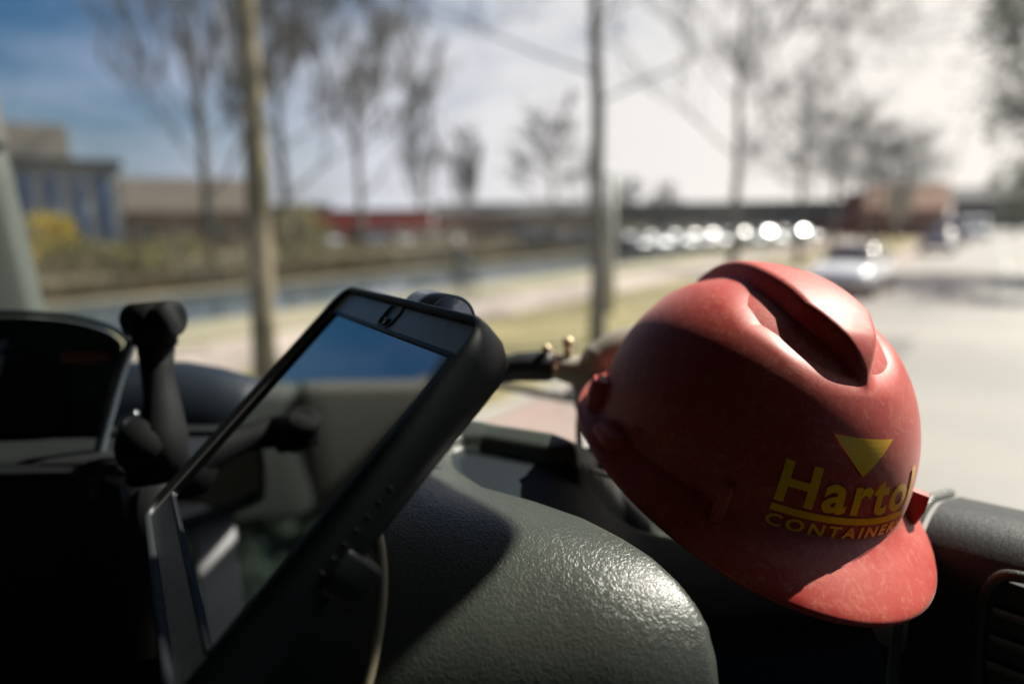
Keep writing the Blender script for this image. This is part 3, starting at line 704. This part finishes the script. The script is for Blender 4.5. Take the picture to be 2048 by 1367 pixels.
# --- bare trees: trunk mesh + crown of limbs and twigs
def grow(mb_t, mb_c, base, h, r, rnd, spread=.55, up=.5, lv=4, first=.35, n1=9, twig=.012, lean=(0, 0), bf=.3):
    pts = []; rad = []; n = 9
    for i in range(n):
        t = i/(n-1); pts.append(base+Vector((lean[0]*t+rnd.uniform(-.02, .02)*h*.25, lean[1]*t+rnd.uniform(-.02, .02)*h*.25, h*t))); rad.append(r*(1-.85*t)+.01)
    mb_t.tube(pts, rad, 8)
    def branch(p, d, L_, rr, lv_):
        q = [p]; dd = d.normalized(); m_ = 4
        for i in range(m_):
            dd = (dd+Vector((rnd.gauss(0, .13), rnd.gauss(0, .13), rnd.gauss(0, .08)+up*.12))).normalized(); q.append(q[-1]+dd*L_/m_)
        mb_c.tube(q, [max(twig*.6, rr*(1-.7*i/m_)) for i in range(m_+1)], 4 if lv_ > 1 else 3, caps=False)
        if lv_ <= 0: return
        for k in range(rnd.randint(3, 5)):
            t = rnd.uniform(.25, 1); i = min(m_-1, int(t*m_)); b = q[i].lerp(q[i+1], t*m_-i)
            ax = Vector((rnd.gauss(0, 1), rnd.gauss(0, 1), rnd.gauss(0, .6))).normalized()
            branch(b, (dd*.75+ax*spread+Vector((0, 0, up*.3))), L_*rnd.uniform(.45, .68), max(twig, rr*.5), lv_-1)
    for k in range(n1):
        t = first+(1-first)*(k+.3)/n1; i = min(n-2, int(t*(n-1))); b = pts[i].lerp(pts[i+1], t*(n-1)-i)
        a = k*2.4+rnd.uniform(-.4, .4); el = rnd.uniform(.2, .6)+up*.5
        branch(b, Vector((math.cos(a), math.sin(a), el)), h*(.48-.26*(t-first)/(1-first))*rnd.uniform(.8, 1.15), rad[i]*bf, lv-1)
M_BARK = mat('grey bark', (.16, .15, .125), .9, col2=(.085, .085, .075), scale=8)
M_BARKG = mat('olive stained bark', (.25, .205, .13), .9, col2=(.07, .065, .03), scale=3.5, lo=.40, hi=.55)
M_TWIG = mat('dark twigs', (.040, .048, .052), .9)
M_TWIGB = mat('brown twigs', (.085, .08, .068), .9)
def tree(name, label, loc, h, r, seed, cat='tree', group=None, tm=M_BARK, cm=M_TWIG, **k):
    rnd = random.Random(seed); a = MB(); b = MB(); grow(a, b, Vector((0, 0, 0)), h, r, rnd, **k)
    e = empty(name, label, cat, loc, 0, group); a.build('trunk', tm, e); b.build('crown', cm, e, smooth=False); return e
g = W2(0, 0)
def leaf_mat(name, c1, c2): return mat(name, c1, .8, col2=c2, scale=1.2)
tree('bare_tree', 'nearest bare tree with pale sunlit lower trunk left of the tablet top', Vector((-2.25, 6.05, 0)), 12, .115, 3, tm=M_BARKG, first=.42, n1=10, lv=4, spread=.7, lean=(.25, .2), bf=.22, twig=.008)
tree('bare_tree', 'slim straight dark bare tree between the tablet and the hard hat', Vector((1.62, 12.5, 0)), 11, .15, 14, first=.38, n1=15, lv=5, spread=.8, up=.25, lean=(-.2, .1), twig=.009, bf=.2)
tree('bare_tree', 'bare tree with forked vase shaped limbs rising behind the top of the hard hat', W2(-7.0, 22.8), 9.5, .17, 21, first=.36, n1=11, lv=4, spread=.6, up=.6, twig=.015, bf=.3)
RG = 'row of small bare trees receding along the road'
rt0 = tree('street_tree', 'nearest and leftmost small tree of the receding roadside row', W2(-7.3, 33.5), 7.6, .15, 31, group=RG, first=.38, n1=12, lv=4, spread=.8, up=.25, twig=.018)
for k, (s_, w_, sc, lab) in enumerate([(42, -7.4, .95, 'second small tree of the receding roadside row from the left'), (51, -7.2, 1.0, 'third small tree of the receding roadside row from the left'), (60, -7.6, 1.0, 'fourth small tree of the receding roadside row, left of the brick building'),
                                       (69, -7.3, 1.08, 'fifth tree of the receding roadside row, above the brick building'), (80, -7.6, 1.15, 'farthest and rightmost tree of the receding roadside row')]):
    c = copy_tree(rt0); c.location = W2(w_, s_); c.rotation_euler.z = k*1.3+.5; c.scale = (sc*1.1, sc*1.1, sc); c['label'] = lab
# large trees across the canal
FT = 'tall bare trees across the canal'
def at(px, d): v = P(px, 437, 1)-cam.location; v.z = 0; v.normalize(); return Vector((v.x*d, v.y*d, 0))
tree('tall_bare_tree', 'tallest many-branched bare tree across the canal left of the near trunk', at(418, 42), 17, .34, 41, group=FT, first=.20, n1=14, lv=5, spread=.5, up=.75, twig=.026, cm=M_TWIGB)
tree('tall_bare_tree', 'broad bare tree across the canal just right of the near trunk', at(572, 44), 15, .32, 42, group=FT, first=.22, n1=12, lv=5, spread=.5, up=.75, twig=.026, cm=M_TWIGB)
tree('tall_bare_tree', 'upright grey bare tree across the canal above the tablet corner', at(722, 47), 14.5, .26, 43, group=FT, first=.24, n1=12, lv=5, spread=.5, up=.8, twig=.024, cm=M_TWIGB)
tree('poplar', 'thin upright poplar standing alone in the distant skyline', at(845, 105), 15.5, .3, 51, first=.12, n1=22, lv=3, spread=.3, up=1.6, twig=.06)
tree('poplar', 'short dense poplar rising above the dark roofs right of the thin one', at(935, 95), 11.5, .3, 52, first=.12, n1=24, lv=3, spread=.4, up=1.4, twig=.07)
tree('distant_tree', 'pale wide tree beyond the parked cars left of the slim dark trunk', at(1105, 80), 12.5, .28, 53, first=.2, n1=14, lv=4, spread=.7, up=.4, twig=.04)
for k, (px, d, h) in enumerate([(1250, 120, 8), (1330, 125, 7)]):
    tree('distant_tree', ['low rounded tree behind the warehouse just right of the slim trunk', 'low rounded tree behind the warehouse beneath the forked tree'][k], at(px, d), h, .3, 60+k, first=.15, n1=14, lv=4, spread=.9, up=.2, twig=.06)

# evergreen foliage: leaf-sized faces through the crown volume
def leaf_cloud(mb, c, rx, ry, rz, n, size, rnd, clumps=26):
    cl_ = []
    for k in range(clumps):
        while True:
            p = Vector((rnd.uniform(-1, 1), rnd.uniform(-1, 1), rnd.uniform(-1, 1)))
            if .25 < p.length < 1: break
        cl_.append((p, rnd.uniform(.18, .38)))
    for i in range(n):
        p, r_ = cl_[rnd.randrange(clumps)]
        q = p+Vector((rnd.gauss(0, 1), rnd.gauss(0, 1), rnd.gauss(0, 1)))*r_*.5
        ctr = c+Vector((q.x*rx, q.y*ry, q.z*rz)); a = Vector((rnd.gauss(0, 1), rnd.gauss(0, 1), rnd.gauss(0, 1))).normalized(); b = a.orthogonal().normalized(); s_ = size*rnd.uniform(.6, 1.4)
        mb.add([ctr-a*s_, ctr+b*s_*.5, ctr+a*s_, ctr-b*s_*.5], [(0, 1, 2, 3)])
def leafy(name, label, loc, h, rx, n, size, cm, seed, base=.25, group=None, cat='tree', tr=.2, ry=None):
    rnd = random.Random(seed); e = empty(name, label, cat, loc, 0, group)
    m = MB(); m.tube([(0, 0, -.05), (.05, 0, h*.4), (0, 0, h*.85)], [tr, tr*.8, tr*.2], 8)
    for k in range(9):
        a = k*2.4; z = h*(base+.06*k); m.tube([(0, 0, z), (math.cos(a)*rx*.4, math.sin(a)*rx*.4, z+h*.08), (math.cos(a)*rx*.75, math.sin(a)*rx*.75, z+h*.18)], [tr*.4, tr*.25, .02], 5)
    m.build('trunk', M_BARK, e)
    m = MB(); leaf_cloud(m, Vector((0, 0, h*(1+base)/2)), rx, ry or rx, h*(1-base)/2, n, size, rnd); m.build('crown', cm, e, smooth=False); return e
M_EVER = leaf_mat('dark evergreen leaves', (.035, .055, .04), (.06, .085, .05))
leafy('roadside_tree', 'large dark evergreen tree at the right edge of the view beside the road', at(2185, 34), 12.8, 4.6, 11000, .16, M_EVER, 71, base=.28, tr=.35)
leafy('roadside_tree', 'smaller green tree farther down the right side of the road', at(2035, 95), 8, 3.2, 2600, .22, leaf_mat('mid green leaves', (.09, .12, .07), (.13, .16, .09)), 72, base=.2)
leafy('flowering_shrub', 'bright yellow flowering shrub in front of the striped office building', at(92, 40), 2.9, 1.6, 2600, .10, mat('yellow blossom', (.90, .66, .02), .8, col2=(.70, .55, .04), scale=2), 73, base=.1, cat='shrub', tr=.06)
for k, (px, d, h, rx, lab) in enumerate([(165, 38, 1.6, 1.9, 'low olive shrub right of the yellow one on the far bank'), (250, 38, 1.5, 1.8, 'low yellow green shrub on the far bank below the barn'), (330, 37, 1.8, 1.7, 'dark green shrub on the far bank left of the tallest tree'), (600, 40, 3.2, 1.6, 'dark olive shrub on the far bank behind the near trunk')]):
    leafy('bank_shrub', lab, at(px, d), h, rx, 1300, .10, leaf_mat('olive leaves', (.10, .10, .03), (.20, .18, .05)), 80+k, base=.05, cat='shrub', tr=.05, group='shrubs on the far bank')
# reeds along the far waterline
rm = MB(); rnd = random.Random(5)
for k in range(9000):
    s_ = rnd.uniform(2, 75); p = W2(CF-.1-abs(rnd.gauss(0, .9)), s_, 0); h = rnd.uniform(.4, 1.0); dx = rnd.uniform(-.15, .15)
    rm.add([p+Vector((-.03, 0, 0)), p+Vector((.03, 0, 0)), p+Vector((dx, rnd.uniform(-.1, .1), h))], [(0, 1, 2)])
o = rm.build('reeds', M_REED, smooth=False); tag(o, 'dry tan reeds along the far edge of the canal', 'reeds', kind='stuff')

# --- buildings
M_BRICK = mat('brown brick', (.20, .13, .085), .9, col2=(.14, .10, .07), scale=2)
M_ROOFD = mat('dark roof', (.055, .058, .06), .7)
M_WIN = mat('window glass', (.03, .045, .06), .08, spec=.8)
M_PALE = mat('pale render', (.52, .45, .36), .8)
M_REDP = mat('red cladding', (.60, .05, .04), .6)
def building(name, label, px, d, wid, dep, h, wall, rot=None, roof='flat', rh=0, roofm=M_ROOFD, nwin=0, wz=(1, 2), winm=M_WIN, extra=None, cat='building', group=None):
    b = at(px, d); e = empty(name, label, cat, b, 0, group)
    ang = -math.atan2(b.x, b.y) if rot is None else rot
    e.rotation_euler.z = ang
    m = MB(); m.box(-wid/2, wid/2, 0, dep, -.1, h); m.build('wall', wall, e, smooth=False)
    m = MB()
    if roof == 'flat': m.box(-wid/2-.25, wid/2+.25, -.25, dep+.25, h, h+.35)
    else:
        x0, x1, y0, y1 = -wid/2-.3, wid/2+.3, -.35, dep+.35; z0 = h-.05; zr = h+rh
        m.add([(x0, y0, z0), (x1, y0, z0), (x1, y1, z0), (x0, y1, z0), (x0, dep/2, zr), (x1, dep/2, zr)], [(0, 1, 5, 4), (3, 4, 5, 2), (0, 4, 3), (1, 2, 5), (0, 3, 2, 1)])
    m.build('roof', roofm, e, smooth=False)
    for k in range(nwin):
        x = -wid/2+wid*(k+.5)/nwin; ww = wid/nwin*.32
        m = MB(); m.box(x-ww-.06, x+ww+.06, -.04, -.002, wz[0]-.08, wz[1]+.08); f = m.build('window', M_PALE, e, smooth=False)
        m = MB(); m.box(x-ww, x+ww, -.055, -.042, wz[0], wz[1]); m.build('pane', winm, f, smooth=False)
    return e
M_BLUE = mat('blue panel', (.04, .17, .42), .4); M_GREYB = mat('grey panel', (.34, .35, .34), .6)
ob = building('office_building', 'grey office building with vertical blue panels and sand coloured top at far left', 120, 47, 6.3, 8, 5.6, M_GREYB, nwin=0)
for k in range(5):
    m = MB(); x = -2.7+1.25*k; m.box(x-.20, x+.20, -.08, -.003, .5, 5.0); f = m.build('window', M_BLUE, ob, smooth=False)
    m = MB(); m.box(x+.28, x+.62, -.05, -.003, .8, 4.9); m.build('white_panel', mat('white panel', (.62, .63, .62), .6), f, smooth=False)
m = MB(); m.box(-3.2, .9, 1.2, 6, 5.95, 7.9); m.build('upper_storey', M_PALE, ob, smooth=False)
building('barn', 'long brown barn with low pitched roof behind the tallest bare tree', 360, 62, 13, 9, 3.3, M_BRICK, roof='pitch', rh=2.8, roofm=mat('brown roof tiles', (.085, .07, .055), .9), nwin=5)
building('workshop', 'brown workshop with dark flat roof behind the near trunk', 545, 66, 10, 9, 3.5, M_BRICK, nwin=4)
building('red_shop', 'building with red fascia under a dark roof above the tablet left part', 668, 66, 4.6, 8, 3.0, M_REDP, nwin=3, wz=(.4, 1.5))
building('red_shop', 'wider building with red fascia under a dark roof above the tablet middle', 790, 66, 7.0, 8, 3.0, M_REDP, nwin=4, wz=(.4, 1.5))
building('low_house', 'low brown house with dark roof right of the red fascia buildings', 985, 72, 12, 8, 2.9, M_BRICK, roof='pitch', rh=1.2, nwin=5, wz=(.7, 1.8))
building('low_house', 'low brown house with dark roof left of the slim dark trunk', 1130, 76, 9, 8, 3.0, M_BRICK, roof='pitch', rh=1.3, nwin=4, wz=(.7, 1.8))
building('warehouse', 'long low dark grey warehouse behind the row of parked cars', 1490, 105, 42, 18, 4.0, mat('dark grey cladding', (.085, .095, .105), .6), rot=R_(-14), nwin=9, wz=(1, 2.2))
building('corner_block', 'small dark red block at the right end of the warehouse', 1722, 92, 4.0, 5, 4.6, mat('dark red brick', (.20, .06, .055), .9), rot=R_(-26), nwin=2, wz=(1.2, 2.4))
building('brick_house', 'red brick house with pale upper wall beside the road under the last trees', 1808, 82, 7.5, 8, 2.9, mat('red brown brick', (.33, .13, .09), .9, col2=(.24, .10, .08), scale=2), rot=R_(-30), roof='pitch', rh=2.6, roofm=mat('worn tiles', (.30, .17, .12), .9), nwin=4, wz=(.8, 2.0))
building('distant_house', 'distant dark house at the right end of the road', 1995, 130, 12, 9, 4.5, mat('distant grey wall', (.16, .15, .17), .9), rot=R_(-35), roof='pitch', rh=2, nwin=4)
# hedge outside the driver's side
hrnd = random.Random(9)

# --- cars
M_TYRE = mat('tyre', (.02, .02, .02), .8); M_RIM = mat('rim', (.5, .5, .52), .3, metal=1)
M_CGLASS = mat('car glass', (.015, .02, .025), .2, spec=.9, coat=.3)
M_LAMP = mat('head lamp glass', (.75, .78, .8), .08, spec=1)
M_TAIL = mat('tail lamp', (.45, .02, .02), .2)
def car(name, label, paint, kind='hatch', group=None, cat='car', loc=(0, 0, 0), rz=0):
    """front points to +x"""
    e = empty(name, label, cat, loc, rz, group)
    if kind == 'van': Lc, Wc, prof = 4.9, 1.95, [(-2.42, .45, 1.75), (-2.3, .38, 1.92), (-1.0, .35, 1.95), (.6, .35, 1.95), (1.0, .35, 1.88), (1.75, .36, 1.15), (2.3, .38, .95), (2.45, .45, .75)]
    else: Lc, Wc, prof = 4.2, 1.78, [(-2.08, .42, .80), (-2.02, .36, .95), (-1.4, .33, .98), (-.5, .33, .98), (.55, .33, .96), (1.1, .33, .93), (1.75, .35, .82), (2.02, .38, .70), (2.1, .45, .55)]
    rings = []
    for x, z0, z1 in prof:
        k = 1-.10*max(0, abs(x)-1.5)/.6; w2 = Wc/2*k; zc = z0+(z1-z0)*.55
        r = [(-w2*.95, z0), (-w2, z0+.08), (-w2, zc), (-w2*.93, z1-.04), (-w2*.72, z1), (0, z1+.02), (w2*.72, z1), (w2*.93, z1-.04), (w2, zc), (w2, z0+.08), (w2*.95, z0)]
        rings.append([Vector((x, y, z)) for y, z in r])
    m = MB(); m.loft(rings); m.build('body', paint, e)
    if kind != 'van':
        # greenhouse, curved glass
        gh = [(-1.95, .97, 1.0, .70), (-1.72, .97, 1.22, .69), (-1.35, .97, 1.38, .66), (-.8, .97, 1.44, .64), (-.1, .97, 1.44, .64), (.20, .97, 1.41, .65), (.40, .96, 1.255, .67), (.60, .96, 1.085, .69), (.80, .95, .90, .71)]
        rings = [[Vector((x, y, z)) for y, z in [(-wd*1.12, z0), (-wd, z0+(z1-z0)*.7), (-wd*.86, z1-.02), (-wd*.45, z1+.010), (0, z1+.02), (wd*.45, z1+.010), (wd*.86, z1-.02), (wd, z0+(z1-z0)*.7), (wd*1.12, z0)]] for x, z0, z1, wd in gh]
        m = MB(); m.loft(rings); m.build('windows', M_CGLASS, e)
        m = MB(); rr2 = [[Vector((x, y, z)) for y, z in [(-.57, 1.395), (-.30, 1.455), (0, 1.47), (.30, 1.455), (.57, 1.395)]] for x in (-1.3, -.8, -.1, .2)]
        for q in (rr2[0], rr2[-1]):
            for p in q: p.z -= .045
        m.loft(rr2, caps=False, close=False); m.build('roof', paint, e)
    else:
        m = MB(); m.add([(1.06, -.82, 1.83), (1.06, .82, 1.83), (1.76, .86, 1.17), (1.76, -.86, 1.17)], [(0, 1, 2, 3)]); m.xf(Matrix.Translation((.012, 0, .012))); m.build('windows', M_CGLASS, e, smooth=False)
        for sy in (-1, 1):
            m = MB(); y = sy*(Wc/2+.004); m.add([(-.1, y, 1.15), (.95, y, 1.15), (.85, y*.97, 1.72), (-.1, y*.97, 1.74)], [(0, 1, 2, 3)]); m.build('side_glass', M_CGLASS, e, smooth=False)
    fx = prof[-1][0]
    for sx in (-1, 1):
        for sy in (-1, 1):
            m = MB(); rings = [[Vector((sx*1.3+r*math.cos(2*PI*k/20), sy*(Wc/2-.20+yy), .32+r*math.sin(2*PI*k/20))) for k in range(20)] for r, yy in ((.28, 0), (.32, .03), (.32, .17), (.28, .205))]
            m.loft(rings); wh = m.build('wheel', M_TYRE, e)
            m = MB(); m.loft([[Vector((sx*1.3+r*math.cos(2*PI*k/16), sy*(Wc/2-.20+yy), .32+r*math.sin(2*PI*k/16))) for k in range(16)] for r, yy in ((.20, .20), (.20, .21), (.06, .20))]); m.build('rim', M_RIM, wh)
    for sy in (-1, 1):
        m = MB(); m.ball((fx-.13, sy*.62, .66), .14, 8, (1, 1.3, .55)); m.build('headlight', M_LAMP, e)
        m = MB(); m.ball((-fx+.12, sy*.64, .80), .11, 6, (.8, 1.1, 1.0)); m.build('tail_light', M_TAIL, e)
        m = MB(); m.ball((.68, sy*(Wc/2+.06), 1.02), .09, 6, (.7, 1.0, .7)); m.build('wing_mirror', M_BLACK, e)
    return e
def paint(n, c): return mat(n, c, .28, coat=.8, spec=.6)
P_W = paint('white paint', (.80, .81, .83)); P_S = paint('silver paint', (.42, .44, .46)); P_D = paint('dark blue paint', (.03, .04, .07)); P_G = paint('graphite paint', (.10, .11, .12)); P_R = paint('red paint', (.40, .03, .03)); P_P = paint('plum paint', (.10, .08, .16))
gw = G(1722, 592); car('parked_car', 'white car standing by the road just above the top right of the hard hat', P_W, loc=(gw.x+.3, gw.y+1.2, 0), rz=R_(-128))
CG = 'cars parked in the row before the warehouse'
kinds = {}
cols = [('white', P_W), ('silver', P_S), ('dark blue', P_D), ('graphite', P_G)]
spots = [(1066, 60, 1), (1112, 57, 3), (1182, 50, 1), (1250, 46, 2), (1292, 47.5, 0), (1342, 49, 1), (1380, 50.5, 2), (1418, 52, 0), (1450, 54, 3), (1484, 55.5, 1), (1530, 57.5, 0), (1565, 60, 3), (1600, 61, 2)]
ordn = ['first', 'second', 'third', 'fourth', 'fifth', 'sixth', 'seventh', 'eighth', 'ninth', 'tenth', 'eleventh', 'twelfth', 'last']
for i, (px, d, k) in enumerate(spots):
    cn, pm = cols[k]; lab = '%s parked car, %s from the left in the row before the warehouse' % (cn, ordn[i])
    hv = (sv+(cam.location-at(px, d)).normalized()); rz = math.atan2(hv.y, hv.x)+R_([9, 40, 1, 1, -1, 2, -2, 1, 30, 6, -1, 25, 2][i])
    if k in kinds:
        c = copy_tree(kinds[k]); c.location = at(px, d); c.rotation_euler.z = rz; c['label'] = lab
    else: kinds[k] = car('parked_car', lab, pm, group=CG, loc=at(px, d), rz=rz)
for px, d, k, lab in [(655, 62, 1, 'silver car parked before the left red fascia building'), (745, 61, 3, 'graphite car parked before the right red fascia building'), (800, 61, 0, 'white car parked before the right red fascia building'), (860, 62, 1, 'silver car parked right of the red fascia buildings'), (905, 63, 2, 'dark blue car parked before the low brown house')]:
    c = copy_tree(kinds[k]); c.location = at(px, d); c.rotation_euler.z = R_(-66-px % 5); c['label'] = lab; c['group'] = 'cars parked across the canal'
car('van', 'plum coloured van coming down the road far behind the white car', P_P, kind='van', loc=at(1908, 62), rz=R_(-118))
c = copy_tree(kinds[2]); c.location = at(1882, 48); c.rotation_euler.z = R_(-125); c['label'] = 'dark car on the road in front of the plum van'; del c['group']
car('van', 'white van far down the road right of the plum van', P_W, kind='van', loc=at(1948, 72), rz=R_(-118))
# lamp post beside the slim trunk
def lamp_post(loc, h, label, r=.08):
    e = empty('lamp_post', label, 'lamp post', loc)
    m = MB(); m.tube([(0, 0, 0), (0, 0, h*.5), (0, 0, h)], [r, r*.8, r*.6], 12); m.build('post', mat('pale galvanised steel', (.42, .42, .36), .5), e)
    m = MB(); m.tube([(0, 0, h), (-.2, 0, h+.12), (-.9, 0, h+.16)], [r*.5, r*.5, .05], 8); m.ball((-1.0, 0, h+.14), .16, 8, (1.6, .7, .4)); m.build('lamp_head', M_GREYB, e)
lamp_post(at(1222, 16.8)*1.0, 3.2, 'short pale lamp post right beside the slim dark trunk', .14)
# post left of brick house
e = empty('road_sign', 'tall pale sign panel on a post left of the brick house', 'sign', at(1795, 52)); m = MB(); m.tube([(0, 0, 0), (0, 0, 3.4)], .05, 8); m.build('post', M_CHROME, e)
m = MB(); m.box(-.75, .75, -.04, .04, 2.1, 4.0); m.xf(Matrix.Rotation(-R_(29), 4, 'Z')); m.build('sign_panel', M_PALE, e, bev=.03)

# cyclist on the path
bk = empty('bicycle', 'dark bicycle ridden along the path beyond the tablet', 'bicycle', Vector((G(918, 604).x, G(918, 604).y, 0)), -TA-R_(90))
M_BIKE = mat('bike frame', (.03, .05, .05), .3)
for x in (-.52, .52):
    m = MB(); m.tube([(x+.33*math.cos(a), 0, .35+.33*math.sin(a)) for a in [2*PI*k/28 for k in range(29)]], .02, 8, caps=False); wh = m.build('wheel', M_TYRE, bk)
    m = MB()
    for k in range(10): a = 2*PI*k/10; m.tube([(x, 0, .35), (x+.32*math.cos(a), 0, .35+.32*math.sin(a))], .003, 4)
    m.build('spokes', M_CHROME, wh)
m = MB()
for a, b in [((-.52, 0, .35), (-.1, 0, .33)), ((-.1, 0, .33), (-.22, 0, .88)), ((-.22, 0, .80), (.38, 0, .82)), ((-.1, 0, .33), (.38, 0, .75)), ((.38, 0, .95), (.52, 0, .35)), ((-.52, 0, .35), (-.22, 0, .80))]: m.tube([a, b], .018, 8)
m.build('frame', M_BIKE, bk)
m = MB(); m.tube([(.36, 0, 1.0), (.36, -.25, 1.04), (.2, -.32, 1.02)], .014, 8); m.tube([(.36, 0, 1.0), (.36, .25, 1.04), (.2, .32, 1.02)], .014, 8); m.build('handlebar', M_BIKE, bk)
m = MB(); m.ball((-.24, 0, .92), .12, 8, (1.2, .8, .35)); m.build('saddle', M_BLACK, bk)
def skin_body(name, joints, edges, mats, parent, loc, rz):
    me = bpy.data.meshes.new(name); me.from_pydata([j[:3] for j in joints], edges, []); o = bpy.data.objects.new(name, me); COL.objects.link(o)
    s = o.modifiers.new('skin', 'SKIN'); 
    lay = me.skin_vertices[0] if me.skin_vertices else None
    if lay is None:
        bm = bmesh.new(); bm.from_mesh(me); bm.verts.layers.skin.verify(); bm.to_mesh(me); bm.free(); lay = me.skin_vertices[0]
    for i, j in enumerate(joints): lay.data[i].radius = (j[3], j[4] if len(j) > 4 else j[3])
    lay.data[0].use_root = True
    u = o.modifiers.new('sub', 'SUBSURF'); u.levels = 2; u.render_levels = 2; me.materials.append(mats)
    o.location = loc; o.rotation_euler.z = rz; return o
J = [(-.24, 0, 1.0, .15, .12), (-.16, 0, 1.2, .15, .12), (-.05, 0, 1.42, .17, .12), (.0, 0, 1.56, .06), (.03, 0, 1.68, .085, .10), (.04, 0, 1.76, .08, .09),
     (-.03, .19, 1.43, .06), (.12, .26, 1.2, .045), (.26, .29, 1.06, .035), (-.03, -.19, 1.43, .06), (.12, -.26, 1.2, .045), (.26, -.29, 1.06, .035),
     (-.18, .10, .96, .09), (.14, .12, .78, .06), (-.02, .12, .34, .042), (.08, .12, .27, .03), (-.18, -.10, .96, .09), (.18, -.12, .92, .06), (.05, -.12, .50, .042), (.14, -.12, .43, .03)]
ED = [(0, 1), (1, 2), (2, 3), (3, 4), (4, 5), (2, 6), (6, 7), (7, 8), (2, 9), (9, 10), (10, 11), (0, 12), (12, 13), (13, 14), (14, 15), (0, 16), (16, 17), (17, 18), (18, 19)]
pe = skin_body('person', J, ED, mat('dark riding clothes', (.02, .035, .04), .8), None, bk.location, bk.rotation_euler.z)
tag(pe, 'person in dark clothes riding the bicycle along the path', 'person')
m = MB(); m.ball((.05, 0, 1.70), .100, 10, (1.0, .86, 1.2)); m.build('face', mat('skin', (.55, .38, .28), .6), pe)
m = MB(); m.ball((.03, 0, 1.745), .112, 10, (1.05, .92, .85)); m.build('cap', mat('pale cap', (.62, .60, .55), .7), pe)

# dense conifers and a pale wall on the driver's side, seen in the tablet glass
DG = 'conifers in a line on the driver side'
cf = None
for k in range(7):
    az = R_(-50-7.2*k); d = 27
    loc = Vector((math.sin(az)*d, math.cos(az)*d, 0)); lb = ordn[k]+' dark conifer from the right in the line outside the driver side window'
    if cf is None: cf = leafy('conifer', lb, loc, 9.2, 2.9, 9000, .26, M_EVER, 91, base=.12, group=DG, tr=.25)
    else:
        c = copy_tree(cf); c.location = loc; c.rotation_euler.z = k*1.7; c.scale = (1.1, 1.1, .85+.08*(k % 3)); c['label'] = lb

hb = MB(); rnd = random.Random(77)
for k in range(15000):
    s_ = rnd.uniform(-5, 95); w_ = -33-rnd.random()**2*2.2; h = 1.25+.45*math.sin(s_*.37)+.3*math.sin(s_*1.1); c_ = W2(w_, s_, rnd.uniform(.05, max(.4, h)))
    a_ = Vector((rnd.gauss(0, 1), rnd.gauss(0, 1), rnd.gauss(0, 1))).normalized()*rnd.uniform(.06, .14); b_ = a_.orthogonal()*.5
    hb.add([c_-a_, c_+b_, c_+a_, c_-b_], [(0, 1, 2, 3)])
o = hb.build('hedge', mat('brown hedge leaves', (.10, .08, .045), .9, col2=(.16, .13, .06), scale=.8), smooth=False); tag(o, 'low brown hedge running along the far bank in front of the buildings', 'hedge')
